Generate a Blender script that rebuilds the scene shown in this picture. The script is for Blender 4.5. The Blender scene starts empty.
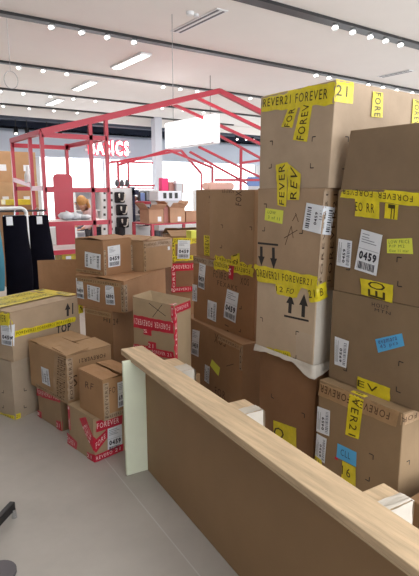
import bpy, bmesh, math, random
from mathutils import Vector, Matrix, noise
random.seed(7)
SC = bpy.context.scene
COL = SC.collection
R_ = math.radians

# ------------------------------------------------------------------ camera
F_PX, EYE, YAW, PITCH = 505.0, 1.6, R_(35), math.atan(98/505.0)
cd = bpy.data.cameras.new('camera'); cam = bpy.data.objects.new('camera', cd); COL.objects.link(cam)
cd.sensor_fit = 'VERTICAL'; cd.sensor_height = 24.0; cd.lens = 24.0*F_PX/576.0
cd.clip_start = 0.05; cd.clip_end = 200
cam.location = (0, 0, EYE); cam.rotation_euler = (R_(90)-PITCH, 0, -YAW)
SC.camera = cam
FW = Vector((math.sin(YAW)*math.cos(PITCH), math.cos(YAW)*math.cos(PITCH), -math.sin(PITCH)))
RT = Vector((math.cos(YAW), -math.sin(YAW), 0)); UP = RT.cross(FW); CP = Vector((0, 0, EYE))
def at(x, y, X=None, Y=None, Z=None):
    """survey helper: the point of the photograph's sight line on a known plane of the place"""
    d = FW + RT*((x-209.5)/F_PX) - UP*((y-288)/F_PX)
    if X is not None: t = (X-CP.x)/d.x
    elif Y is not None: t = (Y-CP.y)/d.y
    else: t = (Z-CP.z)/d.z
    return CP + d*t
def proj(p):
    d = Vector(p)-CP; z = d.dot(FW)
    return 209.5+F_PX*d.dot(RT)/z, 288-F_PX*d.dot(UP)/z

# ------------------------------------------------------------------ light
SC.view_settings.view_transform = 'Standard'; SC.view_settings.look = 'None'
SC.view_settings.gamma = 1.0; SC.view_settings.use_curve_mapping = False
SC.view_settings.exposure = 0.24
w = bpy.data.worlds.new('daylight'); SC.world = w; w.use_nodes = True
w.node_tree.nodes['Background'].inputs[0].default_value = (0.94, 0.97, 1.0, 1)
w.node_tree.nodes['Background'].inputs[1].default_value = 3.6
def area(name, loc, size, sizey, power, rot=(0, 0, 0), col=(1, 1, 1)):
    l = bpy.data.lights.new(name, 'AREA'); l.shape = 'RECTANGLE'; l.size = size; l.size_y = sizey
    l.energy = power; l.color = col
    o = bpy.data.objects.new(name, l); COL.objects.link(o); o.location = loc; o.rotation_euler = rot
    return o
# the store's own ceiling lighting, row by row
for i, yy in enumerate((1.2, 4.6, 6.7, 8.9, 11.2)):
    area('ceiling_lamp_light', (3.9, yy, 3.50), 7.5, 0.25, (25, 30, 45, 60, 70)[i], col=(1, 0.95, 0.88))

# ------------------------------------------------------------------ materials
def lin(c):
    return tuple(((v/255)/12.92 if v/255 <= 0.04045 else ((v/255+0.055)/1.055)**2.4) for v in c)
MATS = {}
def mat(name, rgb, rough=0.6, metal=0.0, var=0.0, scale=6.0, bump=0.0, emit=0.0, spec=0.5, coords='Object', stretch=None, bscale=None):
    if name in MATS: return MATS[name]
    m = bpy.data.materials.new(name); m.use_nodes = True; nt = m.node_tree; N = nt.nodes; L = nt.links
    b = N['Principled BSDF']; c = lin(rgb)
    b.inputs['Base Color'].default_value = (*c, 1); b.inputs['Roughness'].default_value = rough
    b.inputs['Metallic'].default_value = metal; b.inputs['Specular IOR Level'].default_value = spec
    if emit:
        b.inputs['Emission Color'].default_value = (*c, 1); b.inputs['Emission Strength'].default_value = emit
    if var or bump:
        tc = N.new('ShaderNodeTexCoord'); mp = N.new('ShaderNodeMapping')
        L.new(tc.outputs[coords], mp.inputs['Vector'])
        if stretch: mp.inputs['Scale'].default_value = stretch
    if var:
        nz = N.new('ShaderNodeTexNoise'); nz.inputs['Scale'].default_value = scale; nz.inputs['Detail'].default_value = 6
        nz.inputs['Roughness'].default_value = 0.6
        L.new(mp.outputs[0], nz.inputs['Vector'])
        rp = N.new('ShaderNodeValToRGB')
        rp.color_ramp.elements[0].position = 0.3; rp.color_ramp.elements[1].position = 0.7
        rp.color_ramp.elements[0].color = (*[v*(1-var) for v in c], 1)
        rp.color_ramp.elements[1].color = (*[min(1, v*(1+var)) for v in c], 1)
        L.new(nz.outputs['Fac'], rp.inputs[0]); L.new(rp.outputs[0], b.inputs['Base Color'])
    if bump:
        n2 = N.new('ShaderNodeTexNoise'); n2.inputs['Scale'].default_value = bscale or scale*3; n2.inputs['Detail'].default_value = 4
        L.new(mp.outputs[0], n2.inputs['Vector'])
        bp = N.new('ShaderNodeBump'); bp.inputs['Strength'].default_value = bump; bp.inputs['Distance'].default_value = 0.02
        L.new(n2.outputs['Fac'], bp.inputs['Height']); L.new(bp.outputs[0], b.inputs['Normal'])
    MATS[name] = m; return m
def cardboard(rgb):
    g = sum(rgb)/3; rgb = tuple(int(round((v*.85+g*.15)*.955)) for v in rgb)
    return mat('cardboard_%d_%d_%d' % rgb, rgb, rough=0.72, var=0.10, scale=4.0, bump=0.12, bscale=14, spec=0.3)
INK = mat('black_ink', (38, 33, 32), rough=0.7)
BROWNINK = mat('brown_ink', (84, 62, 44), rough=0.8)
PAPER = mat('label_paper', (226, 230, 236), rough=0.55, var=0.04, scale=8)
GREYINK = mat('grey_print', (128, 134, 146), rough=0.7)
YTAPE = mat('yellow_tape', (222, 204, 44), rough=0.28, var=0.16, scale=16, bump=0.25, bscale=30)
YINK = mat('tape_black_print', (70, 60, 22), rough=0.4)
RTAPE = mat('red_tape', (196, 26, 56), rough=0.3, var=0.12, scale=14, bump=0.2, bscale=26)
WINK = mat('tape_white_print', (240, 214, 214), rough=0.4)
BTAPE = mat('brown_tape', (164, 132, 96), rough=0.3, var=0.14, scale=14, bump=0.25, bscale=30)
CTAPE = mat('clear_worn_tape', (176, 154, 130), rough=0.22, var=0.2, scale=18, bump=0.3, bscale=30)
YNOTE = mat('yellow_note', (222, 226, 84), rough=0.6)
BNOTE = mat('blue_note', (86, 172, 224), rough=0.6)
REDP = mat('red_paint', (172, 20, 48), rough=0.35, var=0.05, scale=3)
WHITE = mat('white_paint', (226, 228, 230), rough=0.5)
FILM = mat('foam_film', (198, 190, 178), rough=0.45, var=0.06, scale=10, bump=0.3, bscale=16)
BLACK = mat('black_metal', (30, 29, 31), rough=0.45)
CHROME = mat('chrome', (205, 210, 215), rough=0.18, metal=1.0)

# ------------------------------------------------------------------ mesh helpers
class MB:
    def __init__(s): s.v = []; s.f = []; s.m = []; s.mats = []
    def mi(s, m):
        if m not in s.mats: s.mats.append(m)
        return s.mats.index(m)
    def face(s, idx, m): s.f.append(idx); s.m.append(s.mi(m))
    def poly(s, pts, m):
        n = len(s.v); s.v += [Vector(p) for p in pts]; s.face(list(range(n, n+len(pts))), m)
    def grid(s, fn, nu, nv, m):
        n = len(s.v)
        for j in range(nv+1):
            for i in range(nu+1): s.v.append(Vector(fn(i/nu, j/nv)))
        for j in range(nv):
            for i in range(nu):
                a = n+j*(nu+1)+i; s.face([a, a+1, a+nu+2, a+nu+1], m)
    def box(s, a, b, m, M=None):
        n = len(s.v)
        for x in (a[0], b[0]):
            for y in (a[1], b[1]):
                for z in (a[2], b[2]):
                    p = Vector((x, y, z)); s.v.append(M @ p if M else p)
        for q in ((0, 1, 3, 2), (4, 6, 7, 5), (0, 4, 5, 1), (2, 3, 7, 6), (0, 2, 6, 4), (1, 5, 7, 3)): s.face([n+i for i in q], m)
    def bar(s, p, q, wx, wz, m):
        p, q = Vector(p), Vector(q); d = (q-p); L = d.length; d.normalize()
        up = Vector((0, 0, 1)) if abs(d.z) < 0.95 else Vector((1, 0, 0))
        sx = d.cross(up).normalized(); sz = sx.cross(d).normalized()
        M = Matrix((sx, d, sz)).transposed().to_4x4(); M.translation = p
        s.box((-wx/2, 0, -wz/2), (wx/2, L, wz/2), m, M)
    def tube(s, pts, r, m, n=8, caps=True):
        pts = [Vector(p) for p in pts]; base = len(s.v); ref = None
        for k, p in enumerate(pts):
            d = (pts[min(k+1, len(pts)-1)]-pts[max(k-1, 0)]).normalized()
            if ref is None: ref = d.orthogonal().normalized()
            ref = (ref-d*ref.dot(d)).normalized(); b = d.cross(ref)
            rr = r[k] if isinstance(r, (list, tuple)) else r
            for i in range(n):
                a = 2*math.pi*i/n; s.v.append(p+ref*(rr*math.cos(a))+b*(rr*math.sin(a)))
        for k in range(len(pts)-1):
            for i in range(n):
                j = (i+1) % n; a = base+k*n; s.face([a+i, a+j, a+n+j, a+n+i], m)
        if caps:
            s.face([base+i for i in range(n)][::-1], m); e = base+(len(pts)-1)*n; s.face([e+i for i in range(n)], m)
    def ball(s, c, r, m, nu=12, nv=8):
        c = Vector(c); r = Vector(r) if isinstance(r, (tuple, list)) else Vector((r, r, r))
        def fn(u, v):
            a = 2*math.pi*u; b = math.pi*(v-0.5)
            return (c.x+r.x*math.cos(a)*math.cos(b), c.y+r.y*math.sin(a)*math.cos(b), c.z+r.z*math.sin(b))
        s.grid(fn, nu, nv, m)
    def build(s, name, parent=None, smooth=False, bevel=0, weld=0):
        org = Vector((0, 0, 0)); p = parent
        while p: org += p.location; p = p.parent
        me = bpy.data.meshes.new(name)
        c = Vector((0, 0, 0))
        if not parent:
            lo = Vector([min(v[i] for v in s.v) for i in range(3)]); hi = Vector([max(v[i] for v in s.v) for i in range(3)])
            c = Vector(((lo.x+hi.x)/2, (lo.y+hi.y)/2, lo.z))
        me.from_pydata([v-org-c for v in s.v], [], s.f)
        for m in s.mats: me.materials.append(m)
        me.polygons.foreach_set('material_index', s.m)
        if weld:
            bm = bmesh.new(); bm.from_mesh(me); bmesh.ops.remove_doubles(bm, verts=bm.verts, dist=weld); bm.to_mesh(me); bm.free()
        if smooth: me.polygons.foreach_set('use_smooth', [True]*len(me.polygons))
        me.update()
        o = bpy.data.objects.new(name, me); COL.objects.link(o); o.location = c
        if parent: o.parent = parent; o.location = (0, 0, 0)
        if bevel:
            bv = o.modifiers.new('bevel', 'BEVEL'); bv.width = bevel; bv.segments = 2; bv.limit_method = 'ANGLE'; bv.angle_limit = R_(50)
        return o
def tag(o, label=None, cat=None, group=None, kind=None):
    if label: o['label'] = label
    if cat: o['category'] = cat
    if group: o['group'] = group
    if kind: o['kind'] = kind
    return o
def thing(name, label, cat, loc, group=None):
    o = bpy.data.objects.new(name, None); COL.objects.link(o); o.location = loc; o.empty_display_size = 0.1
    return tag(o, label, cat, group)

TXT = {}
def text_mesh(s, bold=0.0):
    """2-D outline faces of a word, scaled to the unit square"""
    k = (s, bold)
    if k in TXT: return TXT[k]
    cu = bpy.data.curves.new('word', 'FONT'); cu.body = s; cu.size = 1; cu.resolution_u = 2; cu.offset = bold; cu.space_character = 1.22
    ob = bpy.data.objects.new('word', cu); COL.objects.link(ob)
    dg = bpy.context.evaluated_depsgraph_get(); dg.update()
    me = ob.evaluated_get(dg).to_mesh()
    vs = [(v.co.x, v.co.y) for v in me.vertices]; fs = [list(p.vertices) for p in me.polygons if p.normal.z > -0.5]
    ob.evaluated_get(dg).to_mesh_clear(); bpy.data.objects.remove(ob); bpy.data.curves.remove(cu)
    x0, x1 = min(v[0] for v in vs), max(v[0] for v in vs); y0, y1 = min(v[1] for v in vs), max(v[1] for v in vs)
    TXT[k] = ([((x-x0)/(x1-x0), (y-y0)/(y1-y0)) for x, y in vs], fs); return TXT[k]

# ------------------------------------------------------------------ cartons
class Carton:
    """Faces as the shopper sees them: L = the face to the left of the near upright edge, R = the face to its right, T = top."""
    def __init__(s, label, O, a, w_, d_, h_, rgb, group=None, top='closed', bulge=0.008, dc=None, seed=0, lean=(0, 0), marks=()):
        s.seed = seed+O[0]*7+O[1]*13+O[2]*5; s.bulge = bulge; s.cat = 'box'
        O = Vector(O); ux = Vector((math.cos(R_(a)), math.sin(R_(a)), 0)); uy = Vector((-ux.y, ux.x, 0)); uz = Vector((lean[0], lean[1], 1))
        s.w, s.d, s.h = w_, d_, h_; s.ux, s.uy = ux, uy; s.O = O
        s.c = {}
        for i in (0, 1):
            for j in (0, 1):
                for k in (0, 1):
                    p = O+ux*(w_*i)+uy*(d_*j)+uz*(h_*k)
                    if dc and (i, j, k) in dc: p = p+Vector(dc[(i, j, k)])
                    s.c[(i, j, k)] = p
        base = (s.c[0, 0, 0]+s.c[1, 1, 0])/2
        s.root = thing('carton', label, 'box', (base.x, base.y, O.z), group)
        s.mat = cardboard(rgb); s.open = (top != 'closed')
        s.N = {'L': -ux, 'R': -uy, 'T': Vector((0, 0, 1)), 'B': ux, 'K': uy, 'D': Vector((0, 0, -1))}
        s.dim = {'L': (d_, h_), 'R': (w_, h_), 'T': (w_, d_), 'B': (d_, h_), 'K': (w_, h_), 'D': (w_, d_)}
        mb = MB()
        for f in 'LRBKD' if s.open else 'LRTBKD':
            W, H = s.dim[f]; n = 10 if f in 'LRT' else 3
            mb.grid(lambda u, v, f=f, W=W, H=H: s.pos(f, u*W, v*H, 0), n, n, s.mat)
        if s.open:
            th = 0.006; q = [s.c[i, j, 1] for i, j in ((0, 0), (1, 0), (1, 1), (0, 1))]
            b = [s.c[i, j, 0] for i, j in ((0, 0), (1, 0), (1, 1), (0, 1))]
            ctr = sum(q, Vector())/4; qi = [p+(ctr-p).normalized()*th*1.4 for p in q]
            bi = [p+(sum(b, Vector())/4-p).normalized()*th*1.4+Vector((0, 0, 0.01)) for p in b]
            for i in range(4):
                j = (i+1) % 4
                mb.poly([q[i], q[j], qi[j], qi[i]], s.mat); mb.poly([qi[i], qi[j], bi[j], bi[i]], s.mat)
        s.body_mb = mb; s.marks = []
    def pos(s, f, a, b, e=0.0015):
        W, H = s.dim[f]
        if f == 'L' and a > W: return s.pos('R', a-W, b, e)
        if f == 'R' and a < 0: return s.pos('L', s.d+a, b, e)
        if f == 'L' and b > H: return s.pos('T', b-H, s.d-a, e)
        if f == 'R' and b > H: return s.pos('T', a, b-H, e)
        if f == 'T' and b < 0: return s.pos('R', a, s.h+b, e)
        if f == 'T' and a < 0: return s.pos('L', s.d-b, s.h+a, e)
        u, v = a/W, b/H; c = s.c
        q = {'L': ((0, 1, 0), (0, 0, 0), (0, 0, 1), (0, 1, 1)), 'R': ((0, 0, 0), (1, 0, 0), (1, 0, 1), (0, 0, 1)),
             'T': ((0, 0, 1), (1, 0, 1), (1, 1, 1), (0, 1, 1)), 'B': ((1, 0, 0), (1, 1, 0), (1, 1, 1), (1, 0, 1)),
             'K': ((1, 1, 0), (0, 1, 0), (0, 1, 1), (1, 1, 1)), 'D': ((0, 1, 0), (1, 1, 0), (1, 0, 0), (0, 0, 0))}[f]
        p = (c[q[0]]*(1-u)+c[q[1]]*u)*(1-v)+(c[q[3]]*(1-u)+c[q[2]]*u)*v
        uu, vv = min(1, max(0, u)), min(1, max(0, v))
        env = (1-(2*uu-1)**2)*(1-(2*vv-1)**2)
        bl = s.bulge*env*(0.6 if f in 'LR' else 0.1)
        if f in 'LR' and s.bulge: bl += s.bulge*0.6*math.sqrt(env)*noise.noise(Vector((a*5+s.seed, b*5, ord(f))))
        return p+s.N[f]*(bl+e)
    def px(s, f, x, y):
        W, H = s.dim[f]; a, b = W/2, H/2
        def F(a, b):
            u, v = a/W, b/H; c = s.c
            q = {'L': ((0, 1, 0), (0, 0, 0), (0, 0, 1), (0, 1, 1)), 'R': ((0, 0, 0), (1, 0, 0), (1, 0, 1), (0, 0, 1)),
                 'T': ((0, 0, 1), (1, 0, 1), (1, 1, 1), (0, 1, 1))}[f]
            return proj((c[q[0]]*(1-u)+c[q[1]]*u)*(1-v)+(c[q[3]]*(1-u)+c[q[2]]*u)*v)
        for _ in range(12):
            p = F(a, b); h = 1e-4; pa = F(a+h, b); pb = F(a, b+h)
            J = ((pa[0]-p[0])/h, (pb[0]-p[0])/h, (pa[1]-p[1])/h, (pb[1]-p[1])/h)
            det = J[0]*J[3]-J[1]*J[2]; ex, ey = x-p[0], y-p[1]
            a += (ex*J[3]-ey*J[1])/det; b += (J[0]*ey-J[2]*ex)/det
        return a, b
    def quad(s, f, q):
        """q: four picture points TL TR BR BL -> BL BR TR TL on the face"""
        t = [s.px(f, *p) for p in q]; return [t[3], t[2], t[1], t[0]]
    def rect(s, cx, cy, wd, ht, ang=0):
        c, n = math.cos(R_(ang)), math.sin(R_(ang))
        return [(cx+x*c-y*n, cy+x*n+y*c) for x, y in ((-wd/2, -ht/2), (wd/2, -ht/2), (wd/2, ht/2), (-wd/2, ht/2))]
    def mapper(s, f, st, e):
        def M(u, v):
            a = (st[0][0]*(1-u)+st[1][0]*u)*(1-v)+(st[3][0]*(1-u)+st[2][0]*u)*v
            b = (st[0][1]*(1-u)+st[1][1]*u)*(1-v)+(st[3][1]*(1-u)+st[2][1]*u)*v
            return s.pos(f, a, b, e)
        return M
    @staticmethod
    def put_text(mb, M, word, r, m, rot=0, bold=0.0, mirror=False):
        vs, fs = text_mesh(word, bold); n = len(mb.v)
        for x, y in vs:
            if mirror: x = 1-x
            if rot == 90: x, y = 1-y, x
            elif rot == 180: x, y = 1-x, 1-y
            elif rot == 270: x, y = y, 1-x
            mb.v.append(Vector(M(r[0]+(r[2]-r[0])*x, r[1]+(r[3]-r[1])*y)))
        for f in fs: mb.face([n+i for i in f], m)
    def decal(s, name, f, st, m, texts=(), ink=INK, ragged=0.0, e=0.0016, label=None, bars=(), n=None):
        if isinstance(st[0], tuple) and len(st) == 4 and max(abs(v) for p in st for v in p) > 6: st = s.quad(f, st)
        lu = math.dist(st[0], st[1]); lv = math.dist(st[0], st[3])
        nu, nv = max(2, min(40, int(lu/0.018))), max(2, min(40, int(lv/0.018)))
        M = s.mapper(f, st, e); M2 = s.mapper(f, st, e+0.0012); mb = MB()
        def fn(u, v):
            if ragged:
                k = noise.noise(Vector((u*9+s.seed, v*9, 3.1)))*ragged
                if u in (0, 1): u += k
                if v in (0, 1): v += k*lu/lv*0.5
            return M(u, v)
        mb.grid(fn, nu, nv, m)
        for t in texts:
            Carton.put_text(mb, M2, t[0], t[1], t[4] if len(t) > 4 else ink, t[2] if len(t) > 2 else 0, t[3] if len(t) > 3 else 0.0)
        for (u0, v0, u1, v1) in bars: mb.poly([M2(u0, v0), M2(u1, v0), M2(u1, v1), M2(u0, v1)], ink if (u1-u0) < 0.2 or m is not PAPER else GREYINK)
        o = mb.build(name, s.root)
        if label: o['label'] = label
        return o
    def tape(s, f, st, words, rot=0, m=None, ink=None, ragged=0.03, rows=1, seed=0):
        """printed tape; the words repeat along the strip"""
        m = m or YTAPE; ink = ink or (WINK if m is RTAPE else YINK); tx = []
        if isinstance(words, str): words = [words]
        if rot in (90, 270):
            L = len(words)
            for i, wd in enumerate(words): tx.append((wd, (0.24, i/L+0.03, 0.78, (i+1)/L-0.03), rot, 0.003, ink))
        else:
            tot = sum(len(x)+1.1 for x in words); u = 0.02
            for wd in words:
                du = 0.96*(len(wd)+1.1)/tot
                tx.append((wd, (u, 0.28, u+du*len(wd)/(len(wd)+1.1), 0.76), rot, 0.003, ink)); u += du
        nm = {YTAPE: 'yellow tape', RTAPE: 'red tape', BTAPE: 'brown tape'}.get(m, 'tape')
        return s.decal('packing_tape', f, st, m, tx, ink, ragged, label='printed '+nm, e=(0.013 if f == 'T' else 0.0016)+0.0006*len(s.root.children))
    def ship(s, f, st, num='0459', kind='tall'):
        bars = []; rnd = random.Random(str(st))
        if kind == 'tall':
            tx = [(num, (0.10, 0.29, 0.90, 0.50), 0, 0.05)]
            u = 0.1
            while u < 0.88:
                d = rnd.choice((0.018, 0.03, 0.045)); bars.append((u, 0.06, u+d, 0.24)); u += d+rnd.choice((0.02, 0.035))
            for v in (0.90, 0.83, 0.77, 0.71): bars.append((0.1, v, rnd.uniform(0.4, 0.85), v+0.018))
            bars.append((0.04, 0.55, 0.96, 0.56))
        elif kind == 'side':      # printed sideways, bar code down one edge
            tx = [(num, (0.40, 0.15, 0.60, 0.66), 90, 0.04)]
            v = 0.08
            while v < 0.9:
                d = rnd.choice((0.018, 0.03, 0.045)); bars.append((0.68, v, 0.9, v+d)); v += d+rnd.choice((0.02, 0.035))
            for u in (0.1, 0.18, 0.26): bars.append((u, 0.12, u+0.022, rnd.uniform(0.5, 0.9)))
        else:                     # wide
            tx = [(num, (0.36, 0.28, 0.46, 0.74), 90, 0.03)]
            for u0 in (0.08, 0.78):
                v = 0.1
                while v < 0.88:
                    d = rnd.choice((0.03, 0.05)); bars.append((u0, v, u0+0.14, v+d)); v += d+rnd.choice((0.03, 0.05))
            for v in (0.8, 0.7, 0.6, 0.5): bars.append((0.52, v, rnd.uniform(0.6, 0.74), v+0.02))
        return s.decal('shipping_label', f, st, PAPER, tx, mat('label_black', (52, 56, 68), rough=0.6), e=0.0042, bars=bars)
    # ink printed straight on the board
    def ink_text(s, f, st, word, rot=0, m=None, bold=0.0):
        if max(abs(v) for p in st for v in p) > 6: st = s.quad(f, st)
        Carton.put_text(s.body_mb, s.mapper(f, st, 0.001), word, (0, 0, 1, 1), m or INK, rot, bold)
    def ink_poly(s, f, pts, m=None, pix=True):
        if pix: pts = [s.px(f, *p) for p in pts]
        s.body_mb.poly([s.pos(f, a, b, 0.0011) for a, b in pts], m or INK)
    def stroke(s, f, p, q, wd=0.005, m=None):
        a, b = s.px(f, *p), s.px(f, *q); d = Vector((b[0]-a[0], b[1]-a[1])); n = Vector((-d.y, d.x)).normalized()*wd/2
        P = lambda k, o: (a[0]+(b[0]-a[0])*k+n.x*o, a[1]+(b[1]-a[1])*k+n.y*o)
        for k in range(8): s.ink_poly(f, [P(k/8, -1), P((k+1)/8, -1), P((k+1)/8, 1), P(k/8, 1)], m, pix=False)
    def corner(s, f, x, y, dx, dy, L=0.022):
        a, b = s.px(f, x, y); t = 0.0045
        s.ink_poly(f, [(a, b-t/2), (a+dx*L, b-t/2), (a+dx*L, b+t/2), (a, b+t/2)], pix=False)
        s.ink_poly(f, [(a-t/2, b), (a+t/2, b), (a+t/2, b+dy*L), (a-t/2, b+dy*L)], pix=False)
    def arrow(s, f, x0, y0, x1, y1, wd=0.035):
        """arrow on the board from tail to tip"""
        a, b = s.px(f, x0, y0), s.px(f, x1, y1); d = Vector((b[0]-a[0], b[1]-a[1])); L = d.length; d.normalize(); n = Vector((-d.y, d.x))
        A = Vector(a); P = lambda k, o: tuple(A+d*(L*k)+n*o)
        s.ink_poly(f, [P(0, -wd*.22), P(.55, -wd*.22), P(.55, wd*.22), P(0, wd*.22)], pix=False)
        s.ink_poly(f, [P(.5, -wd*.55), P(1, 0), P(.5, wd*.55)], pix=False)
    def flap(s, edge, length, ang, inset=0.0, u0=0.0, u1=1.0, skew=0.0, sag=0.0):
        """edge: which top edge carries it; ang 0 = folded shut, 90 = upright, 180 = hanging outside"""
        E = {'L': ((0, 1, 1), (0, 0, 1), s.ux), 'R': ((0, 0, 1), (1, 0, 1), s.uy), 'B': ((1, 0, 1), (1, 1, 1), -s.ux), 'K': ((1, 1, 1), (0, 1, 1), -s.uy)}[edge]
        p, q = s.c[E[0]], s.c[E[1]]; p, q = p.lerp(q, u0), p.lerp(q, u1); inn = E[2]; ca, sa = math.cos(R_(ang)), math.sin(R_(ang)); al = (q-p).normalized()
        dv = inn*ca+Vector((0, 0, 1))*sa; nv = al.cross(dv).normalized(); th = 0.005; lift = Vector((0, 0, 0.002+inset))
        mb = MB(); n = 8
        def P(u, v, o):
            return p.lerp(q, u)+lift+dv*(length*v)+al*(skew*length*v)+nv*(o+0.006*math.sin(math.pi*u)*v*noise.noise(Vector((u*3, v*3, s.seed)))*3)+Vector((0, 0, -sag*v*v))
        mb.grid(lambda u, v: P(u, v, 0), n, 4, s.mat); mb.grid(lambda u, v: P(1-u, v, th), n, 4, s.mat)
        for (a0, b0, a1, b1) in ((0, 0, 1, 0), (1, 0, 1, 1), (1, 1, 0, 1), (0, 1, 0, 0)):
            mb.poly([P(a0, b0, 0), P(a1, b1, 0), P(a1, b1, th), P(a0, b0, th)], s.mat)
        return mb.build('flap', s.root)
    def shut(s, ang1=1, ang2=1, axis='x', gap=0.004):
        """two long flaps folded over the top with the seam between them"""
        if axis == 'x': s.flap('R', s.d/2-gap, ang1); s.flap('K', s.d/2-gap, ang2)
        else: s.flap('L', s.w/2-gap, ang1); s.flap('B', s.w/2-gap, ang2)
    def done(s):
        o = s.body_mb.build('body', s.root, bevel=0.004, weld=0.0004); s.body = o
        return s

# ================================================================== SETTING
def struct(o): o['kind'] = 'structure'; return o
# floor: large grey stone tiles with pale joints
fm = bpy.data.materials.new('floor_tiles'); fm.use_nodes = True; nt = fm.node_tree; N, L = nt.nodes, nt.links
bs = N['Principled BSDF']; tc = N.new('ShaderNodeTexCoord'); mp = N.new('ShaderNodeMapping')
mp.inputs['Rotation'].default_value = (0, 0, R_(2.9)); mp.inputs['Location'].default_value = (-0.29, 0.0, 0)
L.new(tc.outputs['Object'], mp.inputs[0])
bk = N.new('ShaderNodeTexBrick'); bk.offset = 0.0; bk.inputs['Scale'].default_value = 1.0
bk.inputs['Mortar Size'].default_value = 0.003; bk.inputs['Brick Width'].default_value = 1.0; bk.inputs['Row Height'].default_value = 3.0
bk.inputs['Color1'].default_value = (*lin((180, 174, 167)), 1); bk.inputs['Color2'].default_value = (*lin((177, 171, 165)), 1); bk.inputs['Mortar'].default_value = (*lin((196, 194, 190)), 1)
L.new(mp.outputs[0], bk.inputs[0])
nz = N.new('ShaderNodeTexNoise'); nz.inputs['Scale'].default_value = 1.4; nz.inputs['Detail'].default_value = 7; nz.inputs['Roughness'].default_value = 0.62; L.new(tc.outputs['Object'], nz.inputs[0])
mx = N.new('ShaderNodeMixRGB'); mx.blend_type = 'OVERLAY'; mx.inputs[0].default_value = 0.35
L.new(bk.outputs['Color'], mx.inputs[1]); L.new(nz.outputs['Fac'], mx.inputs[2]); L.new(mx.outputs[0], bs.inputs['Base Color'])
rr = N.new('ShaderNodeMapRange'); rr.inputs[3].default_value = 0.38; rr.inputs[4].default_value = 0.55; L.new(nz.outputs['Fac'], rr.inputs[0]); L.new(rr.outputs[0], bs.inputs['Roughness'])
m = MB(); m.box((-5, -2.2, -0.1), (15, 15.2, 0), fm); struct(m.build('floor'))
CEIL = mat('ceiling_paint', (232, 228, 224), rough=0.8, var=0.02, scale=1.5)
m = MB(); m.box((-5, -2.2, 3.6), (15, 13.3, 3.75), CEIL); struct(m.build('ceiling'))
WALLM = mat('wall_paint', (206, 204, 202), rough=0.8, var=0.03, scale=2)
m = MB(); m.box((-5.15, -2.2, 0), (-5, 15.2, 4.6), mat('wall_taupe', (120, 112, 106), rough=.8, var=.05, scale=2)); struct(m.build('blocker_wall_left'))  # unseen dark wall, added to keep side light off the carton fronts
m = MB(); m.box((-5.15, -2.35, 0), (-0.6, -2.2, 4.6), mat('wall_taupe', (120, 112, 106))); struct(m.build('blocker_wall_front'))  # unseen partial wall added behind the camera to block daylight on carton fronts
m = MB(); m.box((15, -2.2, 0), (15.15, 15.2, .4), WALLM); m.box((15, -2.2, 3.2), (15.15, 15.2, 4.6), WALLM)  # unseen wall, opened up to let daylight reach the right-hand faces
for y in (-2.2, .6, 5.2, 9.8, 14.4): m.box((15, y, .4), (15.15, y+.8, 3.2), WALLM)
struct(m.build('wall_right'))
FASC = mat('fascia_paint', (186, 194, 208), rough=0.7, var=0.03, scale=2)
DARKP = mat('dark_plenum', (44, 52, 72), rough=0.8, var=0.2, scale=2)
m = MB(); m.box((-5, 14.9, 3.25), (15, 15.1, 4.6), DARKP); m.box((-5, 14.3, 2.5), (15, 14.5, 3.12), FASC); m.box((-5, 14.5, 3.02), (15, 14.95, 3.12), FASC)
m.box((-5, 14.9, 0), (15, 15.1, 0.5), WALLM); m.box((-5, 14.9, 2.72), (15, 15.1, 3.3), FASC)
for x in (-5, 0.5, 4.0, 12.6): m.box((x, 14.88, 0.5), (x+(0.5 if x < 12 else 2.4), 15.1, 2.8), WALLM)
struct(m.build('wall_back'))
m = MB(); m.box((-5, 13.3, 4.2), (15, 15.2, 4.35), DARKP); m.box((-5, 13.3, 3.38), (15, 13.36, 4.25), CEIL); struct(m.build('trim_1'))
GLASS = bpy.data.materials.new('window_glass'); GLASS.use_nodes = True; nt = GLASS.node_tree
tr = nt.nodes.new('ShaderNodeBsdfTransparent'); gl = nt.nodes.new('ShaderNodeBsdfGlossy'); gl.inputs['Roughness'].default_value = 0.02
mix = nt.nodes.new('ShaderNodeMixShader'); mix.inputs[0].default_value = 0.06
nt.links.new(tr.outputs[0], mix.inputs[1]); nt.links.new(gl.outputs[0], mix.inputs[2]); nt.links.new(mix.outputs[0], nt.nodes['Material Output'].inputs[0])
for i, (x0, x1) in enumerate(((1.0, 4.0), (4.5, 8.5), (8.5, 12.6))):
    m = MB()
    for p, q in (((x0, 15, .53), (x1, 15, .53)), ((x0, 15, 2.69), (x1, 15, 2.69)), ((x0+.03, 15, .5), (x0+.03, 15, 2.72)), ((x1-.03, 15, .5), (x1-.03, 15, 2.72)), (((x0+x1)/2, 15, .5), ((x0+x1)/2, 15, 2.72))):
        m.bar(p, q, 0.06, 0.06, WHITE)
    wn = struct(m.build('window_%d' % (i+1)))
    g = MB(); g.box((x0+.03, 14.99, .55), (x1-.03, 15.0, 2.68), GLASS); g.build('pane', wn)

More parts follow.
